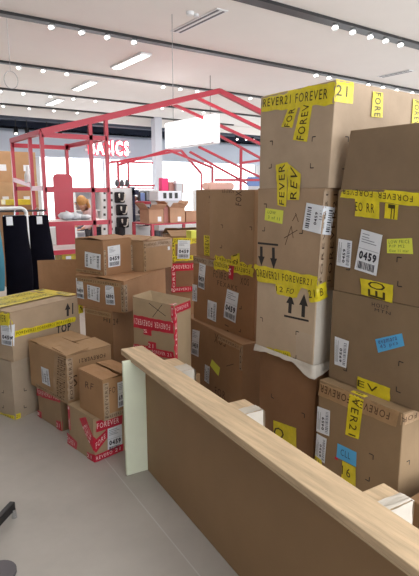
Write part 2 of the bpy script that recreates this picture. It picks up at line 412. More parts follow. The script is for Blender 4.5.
# ceiling fittings
LAMP = mat('lamp_glow', (255, 252, 246), emit=5.0)
def track(y, z, x0, x1, heads, label, wd=0.16):
    t = thing('track_light', label, 'track light', ((x0+x1)/2, y, z-0.05), 'black ceiling light tracks')
    m = MB(); m.box((x0, y-wd/2, z-0.035), (x1, y+wd/2, z+0.002), BLACK); m.build('rail', t)
    for hx in heads:
        m = MB(); m.tube([(hx, y, z-0.03), (hx, y, z-0.05)], 0.03, BLACK, 10); m.tube([(hx, y, z-0.05), (hx-0.02, y-0.015, z-0.08)], [0.035, 0.04], WHITE, 10)
        m.tube([(hx-0.02, y-0.015, z-0.08), (hx-0.021, y-0.016, z-0.083)], 0.037, LAMP, 10); m.build('spot_head', t)
def hx(row_pts, y, z): return [at(px, py, Z=z-0.1).x for px, py in row_pts]
track(4.54, 3.6, 0.5, 14.5, hx([(349, 26), (366, 31), (383, 36), (399, 40), (414, 44)], 4.54, 3.6)+[2.3, 3.2], 'black ceiling track nearest, at upper right above the tall carton stack', 0.16)
track(6.5, 3.6, 0.5, 14.5, hx([(57, 27), (87, 33), (114, 37), (139, 43), (310, 79), (324, 81), (362, 88), (374, 91), (385, 94), (398, 97), (412, 99)], 6.5, 3.6), 'long black ceiling track passing just above the tallest carton stack', 0.12)
track(8.85, 3.6, 0.5, 14.5, hx([(5, 61), (27, 65), (53, 68), (76, 72), (169, 87), (184, 90), (198, 93), (228, 98), (246, 101)], 8.85, 3.6), 'black ceiling track, third from the front, ending behind the tall stack', 0.09)
track(11.1, 3.6, 0.5, 14.5, [2.7, 3.15, 3.7, 4.2, 4.7, 6.4, 7.0, 7.6], 'thin black ceiling track, fourth from the front', 0.08)
track(13.0, 3.6, 0.5, 10, [3.2, 3.8, 4.4, 5.0], 'thin black ceiling track farthest back, just before the dark bulkhead', 0.08)
def linear(x, y0, y1, label):
    t = thing('linear_lamp', label, 'ceiling lamp', (x, (y0+y1)/2, 3.56), 'recessed white strip lamps')
    m = MB(); m.box((x-0.09, y0, 3.57), (x+0.09, y1, 3.603), WHITE); m.build('housing', t)
    m = MB(); m.box((x-0.06, y0+.03, 3.562), (x+0.06, y1-.03, 3.571), LAMP); m.build('diffuser', t)
linear(3.83, 7.1, 8.2, 'white strip lamp in the ceiling between second and third tracks')
linear(3.95, 9.4, 10.35, 'white strip lamp in the ceiling between third and fourth tracks')
linear(4.08, 11.6, 12.45, 'white strip lamp in the ceiling between the two farthest tracks')
def slot(x, y0, y1, label):
    t = thing('ceiling_diffuser', label, 'air vent', (x, (y0+y1)/2, 3.58))
    m = MB(); m.box((x-0.08, y0, 3.592), (x+0.08, y1, 3.602), WHITE); m.build('frame', t)
    for dx in (-0.04, 0.04):
        m = MB(); m.box((x+dx-0.014, y0+.03, 3.588), (x+dx+0.014, y1-.03, 3.5925), mat('vent_dark', (96, 98, 106))); m.build('slot', t)
slot(3.67, 4.98, 6.0, 'slim double-slot air diffuser in the ceiling beside the nearest track at left')
slot(8.05, 5.5, 6.15, 'slim double-slot air diffuser in the ceiling above the right-hand stack')
m = MB(); p = at(190, 12, Z=3.6); m.tube([(p.x, p.y, 3.6), (p.x, p.y, 3.565)], [0.05, 0.04], WHITE, 12); m.tube([(p.x+.1, p.y+.02, 3.6), (p.x+.1, p.y+.02, 3.57)], 0.03, WHITE, 10)
tag(m.build('smoke_detector'), 'small white smoke detector beside the left ceiling diffuser', 'smoke detector')
# bulkhead services
m = MB(); m.box((-2, 13.5, 3.33), (14, 13.8, 3.5), mat('duct_dark', (58, 64, 80), var=.2, scale=3)); tag(m.build('ventilation_duct'), 'dark ventilation duct running across the far bulkhead', 'duct')
for k, px in enumerate((16, 27, 47, 60, 236, 245, 252)):
    p = at(px, 131+px*0.028, Y=13.6); m = MB(); z = p.z
    m.tube([(p.x, 13.6, 3.34), (p.x, 13.6, z+.06)], 0.012, BLACK, 6); m.tube([(p.x, 13.6, z+.08), (p.x-.03, 13.5, z-.06)], [0.05, 0.055], BLACK, 10)
    m.tube([(p.x-.03, 13.5, z-.06), (p.x-.031, 13.497, z-.063)], 0.035, LAMP, 10)
    tag(m.build('spotlight'), 'small black spotlight hanging under the far dark bulkhead', 'spotlight', 'bulkhead spotlights')
m = MB(); p = at(158, 195, Y=13.0); m.box((p.x-.11, 12.9, 0), (p.x+.11, 13.12, 3.6), mat('column_paint', (204, 208, 218), rough=.6)); tag(m.build('column'), 'slim pale square column in front of the bright far windows', 'column')

# ================================================================== LEFT CARTONS
A1 = Carton('grey-brown carton on the floor at far left, under the one printed TOP', (0.787, 3.52, 0), 21, 0.60, 0.5, 0.43, (186, 164, 140), bulge=.006)
A1.tape('L', [(-6, 411), (15.4, 416), (15.4, 420), (-6, 415)], ['FOREVER21'], ragged=.05); A1.tape('R', [(16, 414), (20.5, 412.5), (20.5, 418), (16, 419.5)], ['21'])
for x, y in ((4, 393), (4, 408)): A1.corner('L', x, y, -1, 1)
for x, y in ((24, 391), (24, 408)): A1.corner('R', x, y, 1, 1)
A1.done()
A2 = Carton('long carton printed TOP with yellow tape bands, topmost at far left', (0.80, 3.50, 0.434), 23, 0.62, 0.5, 0.345, (188, 160, 130), top='flaps', bulge=.006)
A2.ink_text('R', [(56, 325.5), (70.5, 321.5), (70.5, 330.5), (56, 334.5)], 'TOP', 0, INK, .035)
A2.arrow('R', 67.5, 316, 67.5, 303, .05); A2.stroke('R', (72.5, 303), (72.5, 314), .012)
A2.tape('R', [(14.8, 331), (75, 316.5), (75, 321.5), (14.8, 337.5)], ['FOREVER21', 'FOREVER21', 'FOREVER21'])
A2.ship('L', [(1.5, 324), (13.5, 325.5), (13.5, 346.5), (2.5, 344)])
A2.shut(0, 0)
A2.tape('T', [(0.01, .15), (.60, .15), (.60, .30), (0.01, .30)], ['FOREVER21', 'FOREVER21'])
A2.tape('T', [(0.01, .30), (.52, .30), (.52, .45), (0.01, .45)], ['FOREVER21', 'FOREVER'], ragged=.05)
A2.tape('L', A2.rect(.25, .30, .50, .10), ['FOREVER21', 'FOREVER'], ragged=.08)
A2.tape('T', A2.rect(.60, .24, .1, .4), ['21'], 90); A2.tape('R', A2.rect(.635, .28, .05, .13), ['21'], 90)
A2.done()
C_ = Carton('small carton with printed red tape on the floor, under the opened carton', (0.998, 3.161, 0), 10, 0.30, 0.32, 0.243, (178, 146, 110))
C_.tape('L', [(37, 387), (61.5, 396), (61.5, 403), (37, 395)], ['FOREVER21', 'FOR'], m=RTAPE); C_.tape('L', [(36.8, 380), (41, 381.5), (41, 393), (37, 391)], ['2'], m=RTAPE)
C_.tape('L', [(38, 410), (42, 412), (42, 418.5), (38, 416)], ['1'], m=RTAPE); C_.tape('L', [(57, 420), (62, 422), (62, 431), (57, 428.5)], ['21'], m=RTAPE); C_.done()
D_ = Carton('carton with crossed red FOREVER tape on the floor, nearest of the left pile', (1.025, 2.658, 0), 9, 0.25, 0.30, 0.272, (186, 156, 118), top='flaps')
D_.tape('L', D_.rect(.015, .19, .03, .16), ['21'], 90, RTAPE); D_.tape('L', [(67.3, 432), (78, 442), (77, 450), (67.6, 445)], ['FOREV'], m=RTAPE)
D_.tape('L', [(80, 418), (86, 417), (95, 440), (95, 453)], ['EVER21'], m=RTAPE); D_.tape('R', [(95, 440), (107, 428), (108, 436), (95.4, 453)], ['FORE'], m=RTAPE)
D_.tape('R', [(96, 421), (122, 413), (122, 424), (96, 432)], ['FOREVER'], m=RTAPE, ragged=.05); D_.tape('L', [(88, 451), (94.8, 455), (94.8, 462), (88, 458)], ['21'], m=RTAPE)
D_.tape('R', [(95, 455), (123, 443), (123, 450), (95, 462.3)], ['REVERO', '21'], m=RTAPE)
D_.ship('R', [(106.8, 428.5), (121, 423.5), (122, 449), (107.3, 453)]); D_.shut(1, 2, 'y'); D_.done()
E_ = Carton('orange-brown carton resting on the red-taped carton, beside the wooden end board', (1.064, 2.585, 0.282), 9, 0.24, 0.272, 0.246, (184, 136, 90), top='flaps')
E_.ship('R', [(116.7, 382.5), (126, 379.5), (126, 404), (117.3, 408)], '6950'); E_.tape('R', E_.rect(.02, .12, .035, .22), ['FOREVER21'], 90, CTAPE, BROWNINK)
E_.tape('R', E_.rect(.10, .02, .2, .035), ['FOREVER21', 'FOR'], 0, CTAPE, BROWNINK); E_.ink_text('R', [(109, 388), (115, 386), (115, 392), (109, 394)], 'FO', 0, BROWNINK)
E_.ink_text('L', [(86, 381), (94, 384), (94, 390), (86, 387)], 'RF', 0, BROWNINK)
E_.shut(2, 4, 'y', .006); E_.done()
B_ = Carton('half-opened carton with taped edges, above the small red-taped carton', (1.0, 2.995, 0.25), 11, 0.335, 0.50, 0.322, (186, 146, 102), top='flaps')
B_.ship('L', [(42, 366), (50, 369), (51.5, 386.5), (43, 382.5)], kind='side')
B_.tape('L', [(55, 352), (69.5, 357), (68.6, 404), (54, 394)], ['FOREVER21', 'FOREVER21'], 90, BTAPE, BROWNINK, .02)
B_.tape('L', B_.rect(.27, .02, .4, .03), ['FOREVER21', 'FOREVER21'], 0, BTAPE, BROWNINK)
B_.tape('R', B_.rect(.02, .17, .04, .28), ['FOREVER21'], 90, CTAPE, BROWNINK); B_.ink_text('R', [(79, 359), (105, 353), (105, 357), (79, 363)], 'FOREVER21', 180, BROWNINK, .02)
B_.ink_text('R', [(72, 376), (77, 374), (77, 385), (72, 387)], 'S', 0, BROWNINK)
B_.flap('K', .27, 1, u0=.02, u1=.98); B_.flap('R', .19, 4, u0=.03); B_.flap('L', .15, 11, u0=.25, u1=1.0, skew=.2); B_.done()
F0 = Carton('carton at the bottom of the middle pile, hidden behind the opened carton', (1.50, 3.385, 0), 20, .66, .30, .352, (172, 130, 90), bulge=0); F0.done()
F1 = Carton('plain unlabelled carton under the three-label carton in the central pile', (1.488, 3.375, 0.354), 20, .68, .30, .366, (172, 128, 88), bulge=.006)
F1.ink_text('L', [(104, 317), (110, 319), (110, 323), (104, 321)], 'HI', 0, INK); F1.ink_text('R', [(113, 319), (118, 318), (118, 324), (113, 325)], '24', 0, BROWNINK); F1.tape('L', F1.rect(.15, .335, .28, .04), ['FOREVER21', 'FOREVER21'], 0, BTAPE, BROWNINK); F1.done()
F2 = Carton('brown carton with three white labels in the middle of the central pile', (1.535, 3.26, 0.722), 20, .70, .52, .230, (184, 134, 90), top='flaps', dc={(1, j, k): (-.084, .162, 0) for j in (0, 1) for k in (0, 1)})
F2.ship('L', [(76.3, 277.7), (83.3, 279), (84.6, 299), (77.5, 297.5)]); F2.ship('L', [(87.7, 284.4), (101, 287.5), (100.6, 302), (88.3, 298.5)], kind='wide'); F2.ship('L', [(105.8, 283), (114, 284), (115.8, 305), (107, 304)], '6890')
F2.tape('L', F2.rect(.505, .11, .03, .2), ['FOREV'], 90, CTAPE, BROWNINK); F2.tape('R', F2.rect(.02, .11, .04, .2), ['FOREV'], 90, CTAPE, BROWNINK); F2.tape('L', F2.rect(.26, .205, .48, .03), ['FOREVER21', 'FOREVER21'], 0, BTAPE, BROWNINK)
F2.flap('R', .27, 2); F2.flap('K', .23, 1); F2.done()
F3 = Carton('small carton with two white labels, topmost at left of the central pile', (1.50, 3.525, 0.963), 20, .30, .31, .265, (176, 128, 88), top='flaps')
F3.ship('L', F3.rect(.20, .11, .17, .12, -4), kind='wide'); F3.ship('R', [(107, 246.5), (119.4, 244.5), (119.4, 265.6), (107.7, 267.5)])
F3.tape('L', F3.rect(.15, .02, .3, .025), ['FOREVER21', 'FOREVER'], 0, BTAPE, BROWNINK); F3.tape('R', F3.rect(.012, .1, .02, .19), ['FOR21'], 90, CTAPE, BROWNINK); F3.tape('R', F3.rect(.3, .11, .02, .2), ['FOR21'], 90, CTAPE, BROWNINK)
F3.flap('R', .17, 6, u1=.95); F3.flap('K', .15, 4); F3.done()
F4 = Carton('small carton with tape-edged front, topmost at right of the central pile', (1.84, 3.535, 0.963), 20, .36, .30, .235, (184, 142, 100), top='flaps')
F4.tape('R', F4.rect(.18, .21, .35, .045), ['FOREVER21', 'FOREVER21'], 0, BTAPE, BROWNINK); F4.tape('R', F4.rect(.015, .1, .03, .2), ['FOR21'], 90, BTAPE, BROWNINK); F4.decal('sticky_note', 'R', F4.rect(.31, .16, .03, .03), PAPER)
F4.flap('R', .15, 2); F4.flap('K', .14, 3); F4.flap('L', .12, 12, inset=.006); F4.done()
G0 = Carton('carton on the floor behind the wooden table end, under the X-marked carton', (1.535, 2.60, 0), 12, .25, .39, .40, (170, 132, 92)); G0.done()
G_ = Carton('open carton marked with a handwritten X and two red tape bands', (1.545, 2.585, 0.402), 12, .21, .40, .505, (186, 158, 122), top='open', bulge=.006, dc={(1, j, k): (-.020, .055, 0) for j in (0, 1) for k in (0, 1)})
G_.stroke('L', (149, 303), (166, 316), .004); G_.stroke('L', (165, 301), (153, 317), .004)
G_.tape('L', [(133.8, 314.5), (173.8, 322.5), (173.8, 334), (133.8, 327)], ['FOREVER21', 'FOREVER'], 180, RTAPE); G_.tape('L', [(144, 327), (152, 329), (152, 336), (144, 334)], ['S'], m=RTAPE)
G_.tape('L', [(171, 297), (173.9, 298), (174, 324), (171.5, 322)], ['FOR'], 90, RTAPE); G_.tape('R', G_.rect(.105, .475, .20, .05), ['FOREVER'], 0, RTAPE); G_.tape('R', G_.rect(.015, .30, .03, .36), ['FOREV'], 90, RTAPE)
G_.tape('L', [(134, 343.5), (150, 346), (150, 350), (134, 347.5)], ['FOREV'], m=RTAPE); G_.tape('L', [(149, 341), (157, 342.5), (157, 351), (149, 349)], ['21'], m=RTAPE); G_.tape('L', [(152, 347.5), (174.5, 352), (174.8, 359), (154, 355)], ['FOREVER', '21'], m=RTAPE)
G_.flap('K', .15, -40); G_.flap('B', .14, -50); G_.done()
H0 = Carton('lower carton behind the X-marked carton, at the foot of the small back pile', (2.35, 3.97, 0), -18, .46, .4, .66, (160, 116, 78)); H0.done()
H_ = Carton('dark carton with red tape between the X-marked carton and the labelled open one', (2.345, 3.96, 0.662), -18, .46, .4, .285, (150, 104, 70))
H_.tape('R', H_.rect(.2, .24, .42, .07), ['FOREVER21', 'FOREVER21'], m=RTAPE); H_.tape('R', H_.rect(.2, .03, .42, .05), ['FOREVER21', 'FOREVER21'], m=RTAPE); H_.tape('R', H_.rect(.02, .13, .04, .25), ['FOREV'], 90, RTAPE); H_.done()
I_ = Carton('open carton with yellow taped rim and white label, left of the tall stack', (2.345, 3.955, 0.95), -18, .42, .38, .23, (170, 128, 86), top='open')
I_.tape('R', I_.rect(.2, .195, .4, .055), ['FOREVER21', 'FOREVER21'], ragged=.06); I_.tape('R', I_.rect(.018, .1, .035, .2), ['FOR'], 90); I_.tape('R', I_.rect(.16, .035, .3, .045), ['FOREVER21'], ragged=.05)
I_.ship('R', I_.rect(.115, .115, .115, .17, -3)); I_.flap('B', .12, 190); I_.flap('K', .14, 25); I_.flap('R', .18, 14); I_.done()
J_ = Carton('open carton with an upright flap behind the TOP carton, by the dark clothes', (1.385, 4.82, 0), -18, .36, .22, .66, (178, 132, 90), top='open')
J_.flap('R', .285, 93, u0=.0, u1=1.0); J_.flap('K', .1, 150); J_.done()

# ================================================================== TALL STACKS
ST = 'cartons of the tall stacks'
M3 = Carton('bottom carton of the left tall stack, with yellow note and narrow labels', (1.985, 2.46, 0), -7.5, .62, .89, .612, (168, 124, 86), bulge=.012)
M3.ship('L', [(193, 329), (200.5, 331), (199.6, 357), (192, 353.6)]); M3.ship('L', [(184.8, 342), (188.8, 343), (188, 359), (184.4, 357)], kind='side'); M3.ship('L', [(206, 364), (211, 366.5), (210.3, 384), (205, 380.5)], kind='side')
M3.decal('sticky_note', 'L', [(213, 359), (221, 367.5), (219.4, 376), (211, 365)], YNOTE, label='yellow sticky note')
M3.ink_text('L', [(215, 333), (226, 338), (226, 347), (215, 342)], 'FOX', 180, BROWNINK); M3.tape('L', M3.rect(.875, .52, .03, .17), ['FOX'], 90, CTAPE, INK)
M3.tape('L', [(219, 335), (242, 346), (242, 351), (219, 340)], ['FOREVER21'], 0, BTAPE, BROWNINK); M3.ink_text('L', [(216, 386), (226, 392), (226, 400), (216, 394)], 'FOR', 0, BROWNINK); M3.stroke('L', (227, 366), (234, 364), .004); M3.done()
M2 = Carton('scribbled carton with a big 0459 label, middle of the left tall stack', (2.09, 2.475, 0.614), -1, .55, .745, .495, (172, 124, 84), bulge=.014)
M2.ship('L', [(228, 288.6), (240, 293), (236.5, 323), (224.7, 317)]); M2.ship('L', [(209, 299.5), (218, 302.6), (216.8, 322), (208, 318)], kind='side'); M2.ship('L', [(200, 262.4), (206.5, 265), (205.8, 289.7), (199, 287)]); M2.ship('L', [(193, 284), (198, 285), (197.5, 301.5), (192.5, 300.4)], kind='side')
M2.tape('L', M2.rect(.16, .465, .30, .05), ['FOREVER21', 'FOR'], 0, CTAPE, BROWNINK)
M2.tape('L', [(214, 259), (254, 268), (254, 277), (214, 268)], ['FOREVER21', 'FOREVER'], 180, YTAPE, ragged=.07)
for q, t in (((214, 270, 3.2), 'FOX'), ((222, 272, 3), 'REV'), ((241, 277, 3), 'XOS')):
    x, y, _ = q; M2.ink_text('L', [(x, y), (x+8, y+2), (x+8, y+9), (x, y+7)], t, 0, BROWNINK)
M2.tape('L', [(230, 265), (235, 266), (234.5, 280), (230, 278)], ['S'], m=RTAPE); M2.ink_text('L', [(218, 280), (238, 286), (238, 291), (218, 285)], 'FEXAKS', 0, BROWNINK); M2.ink_text('L', [(225, 324), (229, 326), (229, 335), (225, 333)], '61', 90, BROWNINK)
for x, y in ((242, 309), (241, 332)): M2.corner('L', x, y, -1, 1)
M2.done()
M1a = Carton('narrow upper carton at the left edge of the left tall stack', (2.115, 2.99, 1.113), 0, .5, .205, .489, (180, 138, 98), group=None, bulge=.005)
M1a.ink_text('L', [(209, 191), (213, 191), (213, 203), (209, 203)], '101', 90, BROWNINK); M1a.tape('L', M1a.rect(.15, .085, .085, .15), ['FOR', 'EVE'], 90, ragged=.05); M1a.done()
M1 = Carton('wide upper carton printed FOX at its rim, on top of the left tall stack', (2.09, 2.49, 1.113), 0, .52, .494, .489, (184, 144, 104), bulge=.008)
M1.ink_text('L', [(236, 191), (242, 191), (242, 206), (236, 205)], 'FOX', 90, BROWNINK, .01); M1.ink_text('L', [(222, 189.5), (234, 189.5), (234, 193), (222, 193)], 'FOREVER', 180, BROWNINK); M1.corner('L', 223, 225, -1, -1); M1.corner('L', 222, 248, -1, 1); M1.corner('L', 252, 227, -1, -1)
M1.tape('L', [(215, 255), (252, 265), (252, 270), (215, 260)], ['FOREVER21', 'FOR'], 180, ragged=.08); M1.tape('L', [(231, 256), (240, 253), (240, 264), (232, 264)], ['21'], 90); M1.done()

R4 = Carton('dark-brown bottom carton of the centre tall stack, behind the wooden table', (1.86, 1.70, 0), 0, .7, .44, .695, (150, 108, 72), bulge=.008)
R4.tape('L', [(274, 420), (297, 428), (297, 449), (274, 443)], ['O'], 0, ragged=.03); R4.corner('L', 305, 414, -1, -1); R4.corner('L', 272, 397, 1, 1); R4.done()
R3 = Carton('pale carton with two black up arrows in the centre tall stack', (1.85, 1.712, 0.70), 0, .72, .452, .415, (206, 180, 150), bulge=.008, dc={(0, 0, 0): (0, .008, 0), (0, 1, 0): (0, .005, .012)})
R3.arrow('L', 290.5, 313, 291.5, 294, .055); R3.arrow('L', 303.5, 317, 304.5, 294, .055); R3.ink_poly('L', [(285, 314.5), (309, 320), (309, 322), (285, 316.5)])
R3.decal('board_patch', 'L', [(296, 330), (315.5, 336), (313.4, 363), (296, 358)], cardboard((206, 184, 156)), e=.001); R3.corner('L', 296.5, 331, 1, -1); R3.corner('L', 263, 318, -1, -1); R3.corner('L', 296, 359, -1, 1)
R3.tape('L', [(267, 347), (291, 352), (292, 361), (268, 353)], ['FOREVER21', 'FOR'], ragged=.07)
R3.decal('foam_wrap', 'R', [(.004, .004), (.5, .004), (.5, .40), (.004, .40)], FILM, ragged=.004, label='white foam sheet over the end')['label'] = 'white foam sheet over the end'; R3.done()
R2 = Carton('carton with two black down arrows and yellow note, second from top of centre stack', (1.85, 1.695, 1.1154), 0, .74, .477, .4946, (182, 150, 116), bulge=.008, dc={(0, 0, 0): (0, .01, 0), (0, 0, 1): (0, -.01, 0)})
R2.ink_poly('L', [(258, 242), (279, 244), (279, 246), (258, 244)]); R2.arrow('L', 261.5, 246.5, 261.5, 266, .052); R2.arrow('L', 274, 247.5, 274, 269, .052)
R2.decal('sticky_note', 'L', [(266, 208), (284, 210.5), (283, 224), (265, 220)], YNOTE, [('LOW', (.15, .6, .6, .85)), ('3 of 11', (.2, .2, .85, .45))], mat('green_pen', (70, 110, 40)), label='yellow sticky note')
R2.corner('L', 267, 204, -1, -1); R2.corner('L', 265, 231, -1, 1); R2.corner('L', 303, 233.5, -1, 1)
for a, b in (((286, 245), (292, 226)), ((292, 226), (294, 238)), ((285, 238), (298, 230)), ((296, 213), (299, 222)), ((293, 221), (297, 214))): R2.stroke('L', a, b, .004, BROWNINK)
R2.ship('L', R2.rect(.452, .345, .185, .135, -7), kind='wide')
R2.tape('R', R2.rect(.012, .25, .03, .46), ['FOREVER21'], 90, CTAPE, BROWNINK, .02); R2.tape('R', R2.rect(.07, .25, .05, .46), ['FOREVER21'], 90, BTAPE, BROWNINK, .02)
R2.tape('L', [(254.5, 264), (319, 277), (316.5, 290), (257, 281)], ['OREVER21', 'FOREVER21'], 0, ragged=.05)
R2.tape('L', [(276, 283), (302, 287), (296, 298), (277, 294)], ['12', 'FO'], 0, ragged=.09); R2.tape('L', R2.rect(.477, -.02, .12, .085, 14), ['21', 'B'], 0, ragged=.06)
R2.done()
R1 = Carton('tallest carton with yellow tape across its top, top of the centre stack', (1.85, 1.655, 1.6104), 0, .8, .508, .476, (186, 160, 132), bulge=.008, dc={(0, 0, 0): (0, .012, 0), (0, 0, 1): (0, -.008, .002), (1, 0, 1): (0, -.008, .002)})
R1.tape('L', [(262.8, 95.5), (336, 81.5), (334.5, 104), (262, 112)], ['REVER21', 'FOREVER'], 0, ragged=.03)
R1.tape('R', R1.rect(.06, .43, .12, .095, 0), ['21'], 0)
R1.tape('L', [(288.5, 109), (299, 107), (293, 128), (282, 127)], ['FOR'], 90, ragged=.05); R1.tape('L', [(302, 105), (314, 101), (308, 142), (294, 140)], ['FOREV'], 90, ragged=.03)
R1.tape('L', [(277, 165), (289, 162), (286.5, 207), (278, 205)], ['FEVER'], 90, ragged=.05); R1.tape('L', [(289, 163), (302, 174), (299.5, 200), (288, 200)], ['REV'], 90, ragged=.06)
for x, y, i, j in ((273, 141, -1, -1), (272, 168, -1, 1), (313, 137, 1, -1), (311, 168, 1, 1)): R1.corner('L', x, y, i, j)
R1.corner('R', 348, 137, -1, -1); R1.corner('R', 345, 169, -1, 1)
R1.tape('R', [(372, 91.5), (382, 93), (381, 118), (370, 117)], ['FORE'], 270); R1.tape('R', [(412, 99), (419, 101), (419, 126), (410, 126)], ['FOREV'], 270)
R1.done()
P5 = Carton('brown carton low at the right edge, beyond the foam-ended table leg', (1.74, .62, 0), 0, .45, .44, .36, (150, 112, 74)); P5.done()
# film hanging out between the third and fourth carton
m = MB()
def film(u, v):
    a = u*0.66; k = .5*noise.noise(Vector((u*9, v*3, 1.7)))
    e = .006+.012*v+.012*k*v
    if a < .455: p = Vector((1.85-e, 2.17-a, .705))
    else: p = Vector((1.85-e+(a-.455), 1.712-e, .705))
    drop = .022+.05*max(0, 1-abs(u-.70)/.22)+.02*max(0, 1-u/.15)+.012*k
    return p+Vector((0, 0, .014-v*drop))
m.grid(film, 44, 6, FILM); tag(m.build('foam_sheet', smooth=True), 'wrinkled white packing sheet sticking out under the up-arrow carton', 'packing sheet')

P4 = Carton('carton with FOREVER on its brown tape and a blue note, bottom of the right stack', (1.82, 1.165, 0), 0, .6, .475, .67, (156, 126, 90), bulge=.008)
P4.tape('L', [(320, 379.5), (399, 412), (396, 427), (318.5, 395)], ['FOREVER', 'FOREVER'], 180, BTAPE, BROWNINK); P4.tape('R', P4.rect(.06, .64, .14, .05), ['FOR'], 180, BTAPE, BROWNINK)
P4.tape('L', [(350.5, 387), (365, 393), (359.5, 439), (346, 434)], ['EVER21'], 270)
P4.ship('L', [(318, 406), (331, 410.5), (330, 436), (316.8, 431)], kind='side'); P4.ship('L', [(317.2, 433), (327.5, 438.5), (325.6, 463), (315.5, 457)], '6950', 'side')
P4.decal('sticky_note', 'L', [(338, 443), (357.5, 452), (357, 466.5), (337, 457)], BNOTE, [('CLL', (.2, .3, .7, .75))], mat('blue_pen', (30, 60, 110)), label='blue sticky note')
P4.tape('L', [(343.5, 460), (357, 467), (357, 486), (342.5, 478)], ['16'], 0); P4.decal('sticker', 'L', [(335.5, 456), (338.5, 457.5), (338.5, 460), (335.5, 458.5)], RTAPE, e=.003)
P4.tape('L', [(316, 455), (323, 460), (323, 466), (315, 461)], ['21'])
P4.corner('L', 374, 455, -1, -1); P4.corner('L', 370, 481, -1, 1); P4.corner('R', 409, 460, -1, -1); P4.done()
P3 = Carton('carton with a light-blue note reading 45 pcs in the right stack', (1.88, 1.0, 0.674), 0, .6, .635, .446, (142, 116, 86), bulge=.008)
P3.decal('sticky_note', 'L', [(376, 339), (403, 333), (405.5, 345.5), (379, 352.5)], BNOTE, [('evamara', (.1, .58, .8, .85)), ('45 pcs', (.12, .15, .8, .52))], mat('purple_pen', (60, 50, 120)), label='light blue sticky note')
P3.ship('L', [(335.5, 336), (350, 341), (347, 368), (335, 364)], '6950', 'side'); P3.ink_text('L', [(372, 302), (389, 306), (389, 310), (372, 306)], 'HOUT', 0, INK); P3.ink_text('L', [(375, 308), (391, 312), (391, 315), (375, 311)], 'MTN', 0, INK)
P3.corner('L', 400, 361, 1, -1); P3.corner('L', 397, 391, 1, 1); P3.corner('L', 347, 371, -1, 1)
P3.tape('L', [(358, 376), (391, 388), (390, 402), (357, 389)], ['EV'], 0, ragged=.03); P3.done()
P2 = Carton('carton with a big white 0459 label and lime note, second from top of right stack', (1.88, 1.0, 1.123), 0, .6, .628, .478, (144, 116, 84), bulge=.008)
P2.tape('L', [(341.5, 185), (421, 193.5), (421, 207), (340.8, 197)], ['FOREVER', 'FOREVER'], 180, ragged=.03)
P2.tape('L', [(355.5, 197), (380, 200), (380, 219), (355.5, 216)], ['EO', 'RR'], 0, ragged=.03); P2.tape('L', [(386, 203), (399, 205), (398, 220), (385, 218)], ['F'], 270, ragged=.04)
P2.ship('L', [(362.6, 229), (384, 235), (377, 276), (355, 269)]); P2.ship('L', [(339.3, 238.5), (353, 241), (351, 268), (337, 265)], kind='side')
P2.decal('sticky_note', 'L', [(388, 239), (413, 238), (414, 254), (388, 253)], YNOTE, [('LOW PRICE', (.08, .68, .9, .9)), ('P/P M2', (.1, .4, .7, .6)), ('Xiao 11 mar', (.08, .1, .85, .28))], mat('green_pen', (70, 110, 40)), label='lime sticky note')
P2.tape('L', [(361, 278), (394, 285), (393, 303), (362, 294)], ['E', 'O'], 90); P2.corner('L', 398, 286, 1, 1); P2.corner('L', 350, 270, -1, 1); P2.corner('L', 398, 257, 1, -1); P2.done()
P1 = Carton('plain unmarked carton, topmost of the right stack', (1.88, 1.0, 1.6012), 0, .6, .615, .262, (142, 116, 88), bulge=.01, dc={(0, 1, 1): (0, -.04, 0), (1, 1, 1): (0, -.04, 0)}); P1.done()

# ================================================================== WOODEN TABLE ON ITS SIDE
ta = R_(94.6-90); e_ = Vector((math.sin(-ta), -math.cos(ta), 0)); n_ = Vector((math.cos(ta), -math.sin(ta), 0)); T0 = Vector((1.245, 2.405, 0))
def tp(al, bk, z): return T0+e_*al+n_*bk+Vector((0, 0, z))
TM = Matrix((e_, n_, Vector((0, 0, 1)))).transposed().to_4x4(); TM.translation = T0
LEN = 2.15
tb = thing('wooden_table', 'wooden table lying on its side in front of the stacks, brown top facing out', 'table', tp(LEN/2, .05, 0))
PANEL = mat('brown_board', (150, 118, 82), rough=.55, var=.06, scale=3, bump=.05)
PINE = mat('pale_timber', (206, 180, 146), rough=.6, var=.22, scale=5, stretch=(9, .8, 9), bump=.1)
GREENW = mat('pale_green_paint', (236, 242, 218), rough=.6, var=.04, scale=6)
m = MB(); m.box((0, 0, 0), (LEN, .03, .681), PANEL, TM); m.build('table_top', tb, bevel=.003)
m = MB(); m.box((-.155, -.083, .682), (LEN, .050, .706), PINE, TM); m.box((-.155, -.083, .672), (LEN, -.068, .682), PINE, TM); m.build('side_rail', tb, bevel=.003)['label'] = 'pale timber rail'
m = MB(); m.box((-.022, -.128, 0), (-.001, .03, .681), GREENW, TM); m.build('end_rail', tb, bevel=.003)['label'] = 'pale green end board'
def leg_block(al, wd, bk0, bk1, zt):
    m = MB(); m.box((al, bk0, .35), (al+wd, bk1, zt), PINE, TM); lg = m.build('leg', tb, bevel=.004)
    m = MB()
    def wrap(u, v):
        a = al+wd*(.62+.40*u)
        k = .008*abs(noise.noise(Vector((u*6+al*9, v*9, al))))
        if v < .55: return TM @ Vector((a, bk0+(bk1-bk0+.01)*v/.55, zt+.003+k))
        return TM @ Vector((a, bk1+.01+k, zt+.003-(v-.55)*.5))
    m.grid(wrap, 10, 14, FILM)
    def end(u, v): return TM @ Vector((al+wd+.004+.006*abs(noise.noise(Vector((u*5, v*5, al)))), bk0+(bk1-bk0)*u, zt+.002-.17*v))
    m.grid(end, 6, 8, FILM)
    m.build('foam_wrap', lg, smooth=True)['label'] = 'white foam wrapped over the leg'
leg_block(.0, .22, .056, .19, .652)
leg_block(.69, .14, .056, .20, .655)
leg_block(1.485, .11, .056, .21, .655)

